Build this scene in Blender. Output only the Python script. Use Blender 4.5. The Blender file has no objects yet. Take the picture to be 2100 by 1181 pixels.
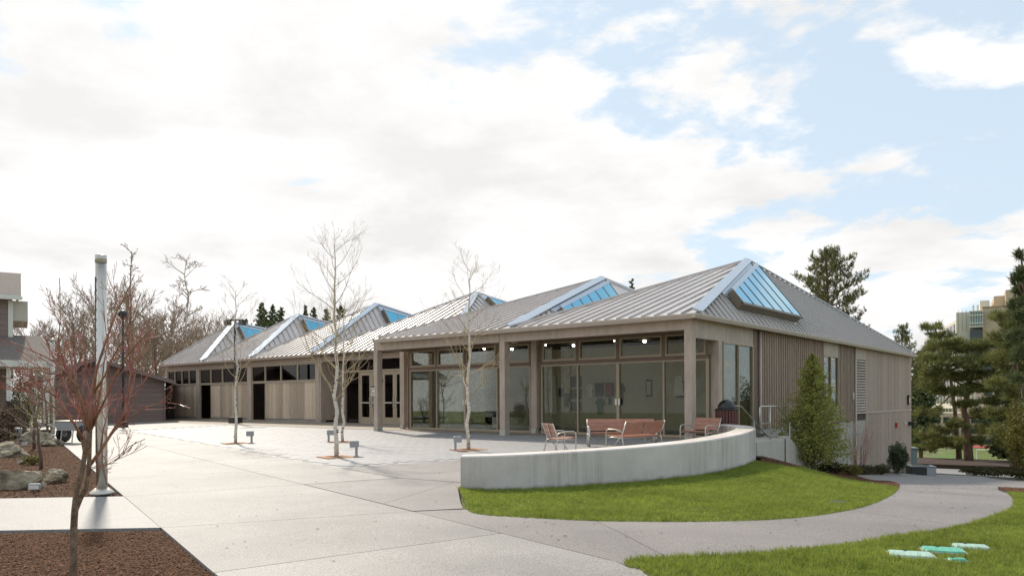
import bpy, bmesh, math, random
import numpy as np
from mathutils import Vector, Matrix

# ------------------------------------------------------------------ camera
scene = bpy.context.scene
COL = scene.collection
FPX, HY, ROLL, YAW, EYE = 1544.6, 818.22, math.radians(.252), math.radians(129.565), 1.2
CAM = np.array([9.330, -19.020, EYE])
FW = np.array([math.cos(YAW), math.sin(YAW), 0.]); RT = np.array([math.sin(YAW), -math.cos(YAW), 0.]); UP = np.array([0, 0, 1.])
CXA = math.cos(ROLL)*RT - math.sin(ROLL)*UP
CYA = math.sin(ROLL)*RT + math.cos(ROLL)*UP
cd = bpy.data.cameras.new('camera'); cam = bpy.data.objects.new('camera', cd); COL.objects.link(cam)
cd.sensor_width = 36; cd.lens = 36*FPX/2100; cd.shift_y = (HY-590.5)/2100; cd.clip_end = 6000; cd.clip_start = .1
m = Matrix.Identity(4)
for i in range(3):
    m[i][0] = CXA[i]; m[i][1] = CYA[i]; m[i][2] = -FW[i]; m[i][3] = CAM[i]
cam.matrix_world = m
scene.camera = cam

# ------------------------------------------------------------------ light
SUN_AZ, SUN_EL = math.radians(157.0), math.radians(41)
SD = Vector((math.cos(SUN_AZ)*math.cos(SUN_EL), math.sin(SUN_AZ)*math.cos(SUN_EL), math.sin(SUN_EL)))
ld = bpy.data.lights.new('sun', 'SUN'); ld.energy = 3.3; ld.angle = math.radians(3); ld.color = (1, .92, .80)
sun = bpy.data.objects.new('sun', ld); COL.objects.link(sun)
sun.rotation_euler = (-SD).to_track_quat('-Z', 'Y').to_euler(); sun.location = SD*60

w = bpy.data.worlds.new('World'); scene.world = w; w.use_nodes = True; w.cycles.sampling_method = 'NONE'
nt = w.node_tree; nt.nodes.clear()
def N(t, **k):
    n = nt.nodes.new(t)
    for a, b in k.items(): setattr(n, a, b)
    return n
def K(a, b): nt.links.new(a, b)
def Mth(op, a, b=None, c=None, clamp=False):
    n = N('ShaderNodeMath', operation=op, use_clamp=clamp)
    for i, v in enumerate((a, b, c)):
        if v is None: continue
        if isinstance(v, (int, float)): n.inputs[i].default_value = v
        else: K(v, n.inputs[i])
    return n.outputs[0]
out = N('ShaderNodeOutputWorld'); bg = N('ShaderNodeBackground'); K(bg.outputs[0], out.inputs[0])
bg.inputs[1].default_value = .1
sky = N('ShaderNodeTexSky', sky_type='NISHITA', sun_disc=False)
sky.sun_elevation = SUN_EL; sky.sun_rotation = math.pi/2 - SUN_AZ; sky.air_density = 1.0; sky.dust_density = .6; sky.ozone_density = 2.0
tc = N('ShaderNodeTexCoord'); sx = N('ShaderNodeSeparateXYZ'); K(tc.outputs['Generated'], sx.inputs[0])
# clouds lie on a level layer above the place
den = Mth('ADD', Mth('MAXIMUM', sx.outputs[2], 0.0), .20)
cb = N('ShaderNodeCombineXYZ'); K(Mth('DIVIDE', sx.outputs[0], den), cb.inputs[0]); K(Mth('DIVIDE', sx.outputs[1], den), cb.inputs[1]); K(Mth('MULTIPLY', sx.outputs[2], 2.2), cb.inputs[2])
def noise(scale, detail, rough, loc=(0, 0, 0), dist=0.):
    mp = N('ShaderNodeMapping'); mp.inputs['Location'].default_value = loc; K(cb.outputs[0], mp.inputs[0])
    n = N('ShaderNodeTexNoise'); n.inputs['Scale'].default_value = scale; n.inputs['Detail'].default_value = detail
    n.inputs['Roughness'].default_value = rough; n.inputs['Distortion'].default_value = dist
    K(mp.outputs[0], n.inputs[0]); return n.outputs[0]
n1 = noise(1.9, 10, .58, (5.5, 7.7, 1.3), .15)
n2 = noise(.55, 3, .5, (7.3, 4.4, 2.0))
# thicker towards the sun's side of the sky and towards the horizon, broken away from it
dt = Mth('ADD', Mth('MULTIPLY', sx.outputs[0], math.cos(SUN_AZ+.30)), Mth('MULTIPLY', sx.outputs[1], math.sin(SUN_AZ+.30)))
low = Mth('POWER', Mth('SUBTRACT', 1.0, Mth('MAXIMUM', sx.outputs[2], 0.0), clamp=True), 5.0)
cov = Mth('ADD', Mth('ADD', Mth('MULTIPLY', n1, 2.3), Mth('MULTIPLY', n2, .5)), Mth('ADD', Mth('MULTIPLY', dt, .74), Mth('MULTIPLY', low, .52)))
mr = N('ShaderNodeMapRange', interpolation_type='SMOOTHSTEP'); K(cov, mr.inputs[0]); mr.inputs[1].default_value = 1.68; mr.inputs[2].default_value = 1.87
# cloud undersides greyer where the layer is thick
n3 = noise(1.3, 7, .6, (1.1, 9.7, .4), .1)
cr = N('ShaderNodeMapRange'); K(n3, cr.inputs[0]); cr.inputs[1].default_value = .36; cr.inputs[2].default_value = .58; cr.inputs[3].default_value = 6.7; cr.inputs[4].default_value = 8.4
cc = N('ShaderNodeVectorMath', operation='SCALE'); cc.inputs[0].default_value = (1.0, .988, .972)
sd_ = Mth('ADD', Mth('ADD', Mth('MULTIPLY', sx.outputs[0], SD[0]), Mth('MULTIPLY', sx.outputs[1], SD[1])), Mth('MULTIPLY', sx.outputs[2], SD[2]))
glow = Mth('MULTIPLY_ADD', Mth('POWER', Mth('MAXIMUM', sd_, 0.0), 5.0), .12, 1.0)   # cloud near the sun is lit through
K(Mth('MULTIPLY', cr.outputs[0], glow), cc.inputs[3])
# thin high haze lightens the clear part of the sky
hz = N('ShaderNodeMix', data_type='RGBA'); hz.inputs[0].default_value = .74; K(sky.outputs[0], hz.inputs[6]); hz.inputs[7].default_value = (6.2, 7.3, 8.1, 1)
mx = N('ShaderNodeMix', data_type='RGBA'); K(mr.outputs[0], mx.inputs[0]); K(hz.outputs[2], mx.inputs[6]); K(cc.outputs[0], mx.inputs[7])
K(mx.outputs[2], bg.inputs[0])

vs = scene.view_settings; vs.view_transform = 'Standard'; vs.look = 'None'; vs.exposure = 0.34; vs.gamma = 1.0; vs.use_curve_mapping = False
scene.cycles.max_bounces = 8; scene.cycles.transparent_max_bounces = 16; scene.cycles.diffuse_bounces = 3; scene.cycles.glossy_bounces = 3
scene.cycles.caustics_reflective = False; scene.cycles.caustics_refractive = False
scene.cycles.use_denoising = True; scene.cycles.denoiser = 'OPENIMAGEDENOISE'; scene.cycles.denoising_input_passes = 'RGB_ALBEDO_NORMAL'; scene.cycles.denoising_prefilter = 'FAST'; scene.cycles.sample_clamp_indirect = 1.0

# ------------------------------------------------------------------ terrain and picking
def ss(a, b, x):
    t = np.clip((x-a)/(b-a), 0, 1); return t*t*(3-2*t)
YS = [-40, -12, -8, -4, 0, 6, 14, 26.7, 49.5, 63, 70, 100, 112, 145, 900]
ZS = [-.8, -.252, -.29, -.47, -.8, -1.25, -1.8, -2.9, -4.5, -5.1, -5.4, -8.4, -8.7, -8.8, -8.8]
XWY = [-10.6, -10.2, -9.3, -8.5, -7.5, -6.3, -5.4, -4.1, -2.9, -1.3, -.4, .1, .6, 3]
XWX = [.6, .9, 1.6, 2.0, 2.35, 2.6, 2.68, 2.6, 2.45, 2.0, 1.5, 1.0, .5, .3]
def Pz(y): return .021*np.minimum(y, 6.0)          # the plaza: one gentle plane
def Oz(x, y):                                        # the lower ground outside the seat wall
    R = np.interp(y, YS, ZS); zo = np.interp(y, [-11, -10, 0, 3, 6], [0, -.06, 0, 0, 0])
    zo = np.interp(y, [-40, -10.6, -9.6, 0, 3, 6.5], [-.8, -.225, -.27, -.27, -.7, -1.28]); zo = np.where(np.asarray(y) > 6.5, R, zo)
    zo = np.where(np.asarray(y) < -10.6, Pz(y), zo); R = np.where(np.asarray(y) < -12, Pz(y), R)
    xw = np.interp(y, XWY, XWX)+.2
    return zo+(R-zo)*ss(xw, xw+2.8, x)
def ray(px, py): return FW+(px-1050)/FPX*CXA+(HY-py)/FPX*CYA
def gp(px, py):                                      # a point of the plaza
    d = ray(px, py); t = (.021*CAM[1]-CAM[2])/(d[2]-.021*d[1]); return CAM+d*t
def go(px, py):                                      # a point of the lower ground
    d = ray(px, py); t = 3.
    while t < 300:
        p = CAM+d*t
        if p[2] < Oz(p[0], p[1]):
            a, b = t-.2, t
            for _ in range(16):
                q = (a+b)/2; p = CAM+d*q
                if p[2] < Oz(p[0], p[1]): b = q
                else: a = q
            return p
        t += .2
    return CAM+d*60
def at(px, py, dep): return CAM+ray(px, py)*dep     # a point at a given distance
def aty(px, py, y): d = ray(px, py); return CAM+d*(y-CAM[1])/d[1]
def atx(px, py, x): d = ray(px, py); return CAM+d*(x-CAM[0])/d[0]

# ------------------------------------------------------------------ mesh helpers
class MB:
    def __init__(s): s.v = []; s.f = []
    def add(s, vs, fs):
        o = len(s.v); s.v += [tuple(map(float, q)) for q in vs]; s.f += [tuple(i+o for i in f) for f in fs]; return s
    def box(s, x0, y0, z0, x1, y1, z1):
        return s.add([(x0,y0,z0),(x1,y0,z0),(x1,y1,z0),(x0,y1,z0),(x0,y0,z1),(x1,y0,z1),(x1,y1,z1),(x0,y1,z1)],
                     [(0,3,2,1),(4,5,6,7),(0,1,5,4),(1,2,6,5),(2,3,7,6),(3,0,4,7)])
    def cbox(s, x0, y0, z0, x1, y1, z1, c=.01):      # box with chamfered upright and upper edges
        p = [(x0+c,y0),(x1-c,y0),(x1,y0+c),(x1,y1-c),(x1-c,y1),(x0+c,y1),(x0,y1-c),(x0,y0+c)]
        q = [(x0+2*c,y0+c),(x1-2*c,y0+c),(x1-c,y0+2*c),(x1-c,y1-2*c),(x1-2*c,y1-c),(x0+2*c,y1-c),(x0+c,y1-2*c),(x0+c,y0+2*c)]
        v = [(a,b,z0) for a,b in p]+[(a,b,z1-c) for a,b in p]+[(a,b,z1) for a,b in q]
        f = [tuple(range(7,-1,-1)), tuple(range(16,24))]
        for k in range(8):
            j = (k+1) % 8; f += [(k,j,8+j,8+k),(8+k,8+j,16+j,16+k)]
        return s.add(v, f)
    def beam(s, a, b, wd, ht, up=(0,0,1)):
        a = Vector(a); b = Vector(b); d = (b-a).normalized(); u = Vector(up); r = d.cross(u).normalized(); u = r.cross(d).normalized()
        vs = []
        for p in (a, b):
            for i, j in ((-1,-1),(1,-1),(1,1),(-1,1)): vs.append(p+r*(i*wd/2)+u*(j*ht/2))
        return s.add(vs, [(3,2,1,0),(4,5,6,7),(0,1,5,4),(1,2,6,5),(2,3,7,6),(3,0,4,7)])
    def ext(s, pts, vec):                            # planar polygon pushed along vec
        n = len(pts); vec = np.array(vec, float); p2 = [np.array(p, float)+vec for p in pts]
        return s.add(list(pts)+p2, [tuple(range(n-1,-1,-1)), tuple(range(n,2*n))]+[(i,(i+1)%n,n+(i+1)%n,n+i) for i in range(n)])
    def tube(s, pts, rad, n=6, cap=True):
        pts = [Vector(p) for p in pts]; k = len(pts)
        if not isinstance(rad, (list, tuple)): rad = [rad]*k
        o = len(s.v); up = Vector((.13,.27,.95)); r0 = None
        for i, p in enumerate(pts):
            d = (pts[min(i+1,k-1)]-pts[max(i-1,0)]); d = d.normalized() if d.length > 1e-9 else Vector((0,0,1))
            if r0 is None: r0 = d.cross(up if abs(d.dot(up)) < .95 else Vector((1,0,0))).normalized()
            else:
                r0 = r0-d*r0.dot(d); r0 = r0.normalized() if r0.length > 1e-6 else d.cross(up).normalized()
            t = d.cross(r0)
            for j in range(n):
                a = 2*math.pi*j/n; s.v.append(tuple(p+(r0*math.cos(a)+t*math.sin(a))*rad[i]))
        for i in range(k-1):
            for j in range(n):
                a = o+i*n+j; b = o+i*n+(j+1)%n; s.f.append((a,b,b+n,a+n))
        if cap: s.f.append(tuple(o+j for j in range(n-1,-1,-1))); s.f.append(tuple(o+(k-1)*n+j for j in range(n)))
        return s
    def lathe(s, prof, n=20, c=(0,0,0)):
        o = len(s.v)
        for r, z in prof:
            for j in range(n):
                a = 2*math.pi*j/n; s.v.append((c[0]+r*math.cos(a), c[1]+r*math.sin(a), c[2]+z))
        for i in range(len(prof)-1):
            for j in range(n):
                a = o+i*n+j; b = o+i*n+(j+1)%n; s.f.append((a,b,b+n,a+n))
        s.f.append(tuple(o+j for j in range(n-1,-1,-1))); s.f.append(tuple(o+(len(prof)-1)*n+j for j in range(n)))
        return s
    def build(s, name, mat, parent=None, smooth=False, loc=None, **props):
        me = bpy.data.meshes.new(name); me.from_pydata(s.v, [], s.f); me.update()
        if smooth: me.polygons.foreach_set('use_smooth', [True]*len(me.polygons))
        return obj(name, me, mat, parent, loc, **props)
def obj(name, me, mat, parent=None, loc=None, **props):
    if mat and not me.materials: me.materials.append(mat)
    o = bpy.data.objects.new(name, me); COL.objects.link(o)
    if parent: o.parent = parent
    if loc is not None: o.location = loc
    for k, v in props.items(): o[k] = v
    return o
def thing(name, label, cat, loc=(0,0,0), rz=0, group=None):
    o = bpy.data.objects.new(name, None); COL.objects.link(o); o.empty_display_size = .2
    o.location = [float(q) for q in loc]; o.rotation_euler = (0,0,rz); o['label'] = label; o['category'] = cat
    if group: o['group'] = group
    return o
def copy_tree(o, parent=None, label=None):
    c = o.copy(); COL.objects.link(c); c.parent = parent
    if label: c['label'] = label
    for ch in [q for q in bpy.data.objects if q.parent == o]: copy_tree(ch, c)
    return c
def fast_mesh(name, V, F):                           # V (n,3), F (m,k) arrays
    me = bpy.data.meshes.new(name); n, k = F.shape
    me.vertices.add(len(V)); me.vertices.foreach_set('co', V.astype(np.float32).ravel())
    me.loops.add(n*k); me.loops.foreach_set('vertex_index', F.astype(np.int32).ravel())
    me.polygons.add(n); me.polygons.foreach_set('loop_start', np.arange(0, n*k, k, dtype=np.int32))
    me.update(calc_edges=True); return me
def inside(poly, x, y):
    c = np.zeros(len(x), bool); n = len(poly)
    for i in range(n):
        x0, y0 = poly[i][:2]; x1, y1 = poly[i-1][:2]
        if y0 == y1: continue
        c ^= ((y0 > y) != (y1 > y)) & (x < (x1-x0)*(y-y0)/(y1-y0)+x0)
    return c
def drape(name, poly, mat, zf, off, skirt=.12, step=.6, parent=None, **props):
    bm = bmesh.new(); vs = [bm.verts.new((p[0], p[1], 0)) for p in poly]; bm.faces.new(vs)
    xs = [p[0] for p in poly]; ys = [p[1] for p in poly]
    for ax, lo, hi in ((0, min(xs), max(xs)), (1, min(ys), max(ys))):
        k = math.floor(lo/step)+1
        while k*step < hi:
            no = (1,0,0) if ax == 0 else (0,1,0); co = (k*step,0,0) if ax == 0 else (0,k*step,0)
            bmesh.ops.bisect_plane(bm, geom=bm.verts[:]+bm.edges[:]+bm.faces[:], dist=1e-5, plane_co=co, plane_no=no); k += 1
    bmesh.ops.recalc_face_normals(bm, faces=bm.faces[:])
    if bm.faces and sum(f.normal.z for f in bm.faces) < 0: bmesh.ops.reverse_faces(bm, faces=bm.faces[:])
    for v in bm.verts: v.co.z = float(zf(v.co.x, v.co.y))+off
    if skirt:
        be = [e for e in bm.edges if e.is_boundary]
        r = bmesh.ops.extrude_edge_only(bm, edges=be)
        for v in [g for g in r['geom'] if isinstance(g, bmesh.types.BMVert)]: v.co.z -= skirt
    me = bpy.data.meshes.new(name); bm.to_mesh(me); bm.free()
    return obj(name, me, mat, parent, **props)
PF = lambda x, y: Pz(y)

# ------------------------------------------------------------------ materials
def M(name, col, rough=.7, metal=0., var=.12, vs=4., bump=0., bs=60., col2=None, st=(1,1,1), rnd=0., spec=.5, big=0., bigs=.35, bdet=6, spk=0., spks=220., coat=0., warm=True):
    m = bpy.data.materials.new(name); m.use_nodes = True; t = m.node_tree; b = t.nodes['Principled BSDF']
    L = t.links.new; nn = t.nodes.new
    if warm: col = (col[0]*1.05, col[1]*.99, col[2]*.89); col2 = (col2[0]*1.05, col2[1]*.99, col2[2]*.89) if col2 else None
    b.inputs['Roughness'].default_value = rough; b.inputs['Metallic'].default_value = metal; b.inputs['Specular IOR Level'].default_value = spec
    if coat: b.inputs['Coat Weight'].default_value = coat; b.inputs['Coat Roughness'].default_value = .15
    tc = nn('ShaderNodeTexCoord'); mp = nn('ShaderNodeMapping'); mp.inputs['Scale'].default_value = st; L(tc.outputs['Object'], mp.inputs[0])
    n = nn('ShaderNodeTexNoise'); n.inputs['Scale'].default_value = vs; n.inputs['Detail'].default_value = bdet; n.inputs['Roughness'].default_value = .62; L(mp.outputs[0], n.inputs[0])
    c1 = tuple(c*(1-var) for c in col)+(1,); c2 = (tuple(col2) if col2 else tuple(min(1, c*(1+var)) for c in col))+(1,)
    r = nn('ShaderNodeMapRange'); r.inputs[1].default_value = .32; r.inputs[2].default_value = .68; L(n.outputs[0], r.inputs[0])
    mx = nn('ShaderNodeMix'); mx.data_type = 'RGBA'; mx.inputs[6].default_value = c1; mx.inputs[7].default_value = c2; L(r.outputs[0], mx.inputs[0])
    cur = mx.outputs[2]
    def mul(fac_out, lo, hi, a=.3, z=.7):
        nonlocal cur
        q = nn('ShaderNodeMapRange'); q.inputs[1].default_value = a; q.inputs[2].default_value = z; q.inputs[3].default_value = lo; q.inputs[4].default_value = hi; L(fac_out, q.inputs[0])
        h = nn('ShaderNodeVectorMath'); h.operation = 'SCALE'; L(cur, h.inputs[0]); L(q.outputs[0], h.inputs[3]); cur = h.outputs[0]
    if big:
        g = nn('ShaderNodeTexNoise'); g.inputs['Scale'].default_value = bigs; g.inputs['Detail'].default_value = 5; L(tc.outputs['Object'], g.inputs[0]); mul(g.outputs[0], 1-big, 1+big)
    if spk:
        g = nn('ShaderNodeTexNoise'); g.inputs['Scale'].default_value = spks; g.inputs['Detail'].default_value = 2; L(tc.outputs['Object'], g.inputs[0]); mul(g.outputs[0], 1-spk, 1+spk, .35, .65)
    if rnd:
        oi = nn('ShaderNodeObjectInfo'); mul(oi.outputs['Random'], 1-rnd, 1+rnd, 0, 1)
    L(cur, b.inputs['Base Color'])
    if bump:
        g = nn('ShaderNodeTexNoise'); g.inputs['Scale'].default_value = bs; g.inputs['Detail'].default_value = 4; L(mp.outputs[0], g.inputs[0])
        bp = nn('ShaderNodeBump'); bp.inputs['Strength'].default_value = bump; bp.inputs['Distance'].default_value = .02; L(g.outputs[0], bp.inputs['Height']); L(bp.outputs[0], b.inputs['Normal'])
    return m
def glass(name, tint, refl=1.0, rough=.01):
    m = bpy.data.materials.new(name); m.use_nodes = True; t = m.node_tree; t.nodes.clear(); nn = t.nodes.new; L = t.links.new
    o = nn('ShaderNodeOutputMaterial'); tr = nn('ShaderNodeBsdfTransparent'); tr.inputs[0].default_value = tint+(1,)
    gl = nn('ShaderNodeBsdfGlossy'); gl.inputs['Roughness'].default_value = rough
    fr = nn('ShaderNodeFresnel'); fr.inputs[0].default_value = 1.5; ml = nn('ShaderNodeMath'); ml.operation = 'MULTIPLY'; ml.use_clamp = True; ml.inputs[1].default_value = refl; L(fr.outputs[0], ml.inputs[0])
    mx = nn('ShaderNodeMixShader'); L(ml.outputs[0], mx.inputs[0]); L(tr.outputs[0], mx.inputs[1]); L(gl.outputs[0], mx.inputs[2]); L(mx.outputs[0], o.inputs[0])
    return m
mt = {}
mt['soil'] = M('soil', (.045,.024,.016), .95, var=.4, vs=9, bump=.6, bs=30)
mt['aggregate'] = M('aggregate_concrete', (.245,.226,.206), .60, var=.07, vs=1.6, big=.17, bigs=.7, spk=.30, spks=62, bump=.3, bs=90, rnd=.08, warm=False)
mt['aggregate_pink'] = M('pinkish_aggregate_concrete', (.205,.18,.167), .6, var=.07, vs=1.4, big=.15, bigs=.6, spk=.30, spks=62, bump=.3, bs=90, rnd=.03, warm=False)
mt['paver'] = M('grey_paver', (.295,.282,.275), .55, var=.06, vs=3, spk=.10, spks=60, rnd=.03, warm=False)
mt['joint'] = M('joint_sand', (.13,.12,.11), .95, var=.2)
mt['walk'] = M('sidewalk_concrete', (.245,.23,.216), .6, warm=False, var=.05, vs=2, spk=.28, spks=62, big=.08)
mt['track'] = M('running_track', (.30,.06,.05), .9, var=.08)
mt['turf'] = M('sports_turf', (.085,.14,.022), .9, var=.15, vs=.3)
mt['meadow'] = M('rough_grass_ground', (.13,.15,.05), .95, var=.3, vs=.6, big=.2)
mt['lawn'] = M('lawn_soil', (.11,.14,.03), .95, var=.3, vs=3, big=.2)
mt['conc'] = None
mt['white_conc'] = M('pale_concrete', (.50,.48,.45), .7, var=.08, vs=3, bump=.1, bs=40)
mt['foundation'] = M('foundation_concrete', (.42,.41,.41), .8, var=.12, vs=3, st=(1,1,.4), bump=.1, bs=40)
mt['brown_conc'] = M('brown_walk_concrete', (.30,.255,.215), .75, var=.07, vs=2, spk=.12, spks=120)  # browner concrete for the walk along the building
mt['paint'] = M('taupe_painted_timber', (.50,.39,.31), .65, var=.14, vs=5, st=(1,1,.3), bump=.08, bs=40, big=.08, bigs=.9, warm=False)
mt['paint_dark'] = M('dark_taupe_timber', (.20,.145,.113), .7, var=.1, vs=6)
mt['trim'] = M('tan_metal_frame', (.42,.345,.26), .45, var=.05, vs=5, spec=.5)
mt['fascia'] = M('taupe_gutter_metal', (.54,.435,.36), .42, warm=False, var=.05, vs=3)
mt['roof'] = M('taupe_standing_seam_metal', (.57,.51,.475), .38, metal=.12, var=.07, vs=1.2, st=(1,.25,1), big=.12, bigs=.8, rnd=.03, coat=.9, warm=False)
mt['rib'] = M('seam_metal', (.56,.50,.465), .38, metal=.12, coat=.5, warm=False, var=.04, vs=2)
mt['hip'] = M('ridge_cap_metal', (.50,.56,.63), .3, metal=.6, warm=False, var=.04, vs=2)
mt['curb'] = M('skylight_curb_metal', (.19,.155,.125), .5, var=.06)
def wood(name, c, c2, rnd=.24): return M(name, c, .72, warm=False, var=.16, vs=5, col2=c2, st=(9,9,.55), rnd=rnd, bump=.12, bs=14)
mt['cedar'] = wood('cedar_boards', (.58,.43,.305), (.74,.57,.42))
mt['siding'] = wood('grey_brown_boards', (.385,.28,.212), (.50,.375,.29), .12)
mt['brown_siding'] = M('dark_brown_lap_siding', (.25,.185,.178), .7, var=.10, vs=4, st=(.6,.6,3), rnd=.07)
mt['shingle'] = M('grey_roof_shingles', (.17,.145,.14), .9, var=.35, vs=14, st=(1,1,3), bump=.4, bs=30)
mt['white'] = M('white_paint', (.74,.73,.71), .5, var=.03)
mt['cream'] = M('cream_paint', (.55,.52,.47), .6, var=.04)
mt['steel'] = M('brushed_stainless', (.66,.645,.64), .3, metal=.95, var=.10, vs=3, st=(8,8,.3))
mt['alu'] = M('silver_tube', (.58,.57,.56), .38, metal=.85, var=.04)
mt['darkmetal'] = M('dark_metal', (.03,.028,.028), .45, var=.1)
mt['black'] = M('glossy_black_plastic', (.012,.012,.013), .18, var=.1, spec=.6)
mt['redslat'] = M('dark_red_slats', (.115,.038,.034), .5, var=.1, rnd=.12)
mt['brownslat'] = M('dark_brown_slats', (.07,.04,.036), .6, var=.1, rnd=.12)
mt['bench'] = M('red_brown_hardwood', (.34,.14,.092), .45, var=.2, vs=6, col2=(.48,.235,.16), st=(1,9,9), rnd=.12, coat=.3)
mt['greybox'] = M('grey_painted_metal', (.33,.345,.38), .4, var=.04)
mt['teal'] = M('pale_teal_metal', (.185,.25,.255), .5, var=.05)
mt['tealplastic'] = M('pale_green_lid', (.33,.50,.46), .5, var=.06, vs=8)
mt['tealbright'] = M('green_lid', (.09,.40,.31), .45, var=.08, vs=8)
mt['grate'] = M('rusty_tree_grate', (.42,.22,.12), .8, var=.2, vs=12)
mt['rock'] = M('mossy_rock', (.20,.15,.10), .95, var=.6, vs=3.2, col2=(.40,.35,.27), bump=1.0, bs=9, big=.2, bigs=1.2)
mt['bark_birch'] = M('pale_birch_bark', (.70,.65,.58), .8, var=.35, vs=7, st=(1,1,3.5), col2=(.80,.75,.68), bump=.2, bs=20)
mt['twig_birch'] = M('birch_branch_bark', (.42,.33,.22), .85, var=.25, vs=8)
mt['bark_maple_old'] = M('grey_brown_maple_bark', (.15,.095,.065), .8, var=.4, vs=22, col2=(.30,.21,.15), bump=.4, bs=30)
mt['bark_maple'] = M('red_maple_bark', (.22,.105,.06), .6, var=.4, vs=14, col2=(.40,.20,.12), bump=.2, bs=25)
mt['twig_maple'] = M('red_twig', (.36,.09,.075), .4, var=.3, vs=8, col2=(.52,.21,.18))
mt['bark'] = M('grey_brown_bark', (.14,.10,.075), .9, var=.3, vs=4, st=(2,2,.5), bump=.4, bs=10)
mt['bark_pine'] = M('reddish_pine_bark', (.16,.10,.07), .9, var=.35, vs=3, st=(2,2,.5), bump=.4, bs=8)
mt['twig'] = M('bare_twigs', (.34,.26,.21), .9, var=.3, vs=1)
mt['chip'] = M('bark_chips', (.040,.019,.011), .9, var=.6, vs=34, col2=(.20,.10,.055), spec=.2)
def leafmat(name, c, c2, tl=.25, vs=3., rough=.55, big=0.):
    m = M(name, c, rough, warm=False, var=.25, vs=vs, col2=c2, spec=.3, big=big, bigs=1.1); t = m.node_tree; b = t.nodes['Principled BSDF']
    tr = t.nodes.new('ShaderNodeBsdfTranslucent'); mx = t.nodes.new('ShaderNodeMixShader'); mx.inputs[0].default_value = tl
    t.links.new(b.inputs['Base Color'].links[0].from_socket, tr.inputs[0])
    o = t.nodes['Material Output']; t.links.new(b.outputs[0], mx.inputs[1]); t.links.new(tr.outputs[0], mx.inputs[2]); t.links.new(mx.outputs[0], o.inputs[0])
    return m
mt['grass'] = leafmat('grass_blades', (.15,.235,.03), (.42,.45,.09), .40, 11., big=.28)
for n_ in mt['grass'].node_tree.nodes:
    if n_.type == 'TEX_NOISE': n_.inputs['Detail'].default_value = 8; n_.inputs['Roughness'].default_value = .75
mt['pine'] = leafmat('pine_needles', (.125,.145,.042), (.255,.255,.08), .28, .8)
mt['fir'] = leafmat('fir_needles', (.085,.11,.045), (.15,.175,.065), .2, .8)
mt['cedarleaf'] = leafmat('cedar_sprays', (.27,.30,.055), (.50,.48,.13), .38, 3)
mt['shrub'] = leafmat('dark_shrub_leaves', (.06,.085,.035), (.11,.135,.055), .2, 6)
mt['shrub2'] = leafmat('yellow_green_leaves', (.14,.13,.025), (.22,.19,.04), .3, 6)
mt['cover'] = leafmat('groundcover_leaves', (.06,.075,.028), (.13,.10,.035), .25, 5)
mt['drybrown'] = leafmat('dry_brown_leaves', (.10,.055,.03), (.15,.085,.045), .2, 6)
mt['glass'] = glass('clear_window_glass', (.86,.89,.85), .6)
mt['dglass'] = glass('dark_window_glass', (.35,.36,.36), 1.0)
mt['skyglass'] = M('blue_skylight_glass', (.15,.50,.70), .06, metal=.75, var=.05, vs=.8, warm=False)
mt['cleangrey'] = M('interior_wall_paint', (.52,.49,.41), .8, var=.03)
mt['floorin'] = M('gallery_floor', (.36,.34,.30), .35, var=.06)
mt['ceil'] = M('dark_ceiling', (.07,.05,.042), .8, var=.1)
mt['ink'] = M('black_ink', (.02,.02,.022), .6, var=.2)
mt['paper'] = M('art_paper', (.55,.53,.50), .7, var=.15, vs=9)
mt['greencloth'] = M('green_cotton', (.03,.12,.05), .9, var=.2, vs=9)
mt['redink'] = M('red_ink', (.32,.05,.05), .7, var=.1)
mt['blueink'] = M('navy_ink', (.03,.04,.12), .7, var=.1)
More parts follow.
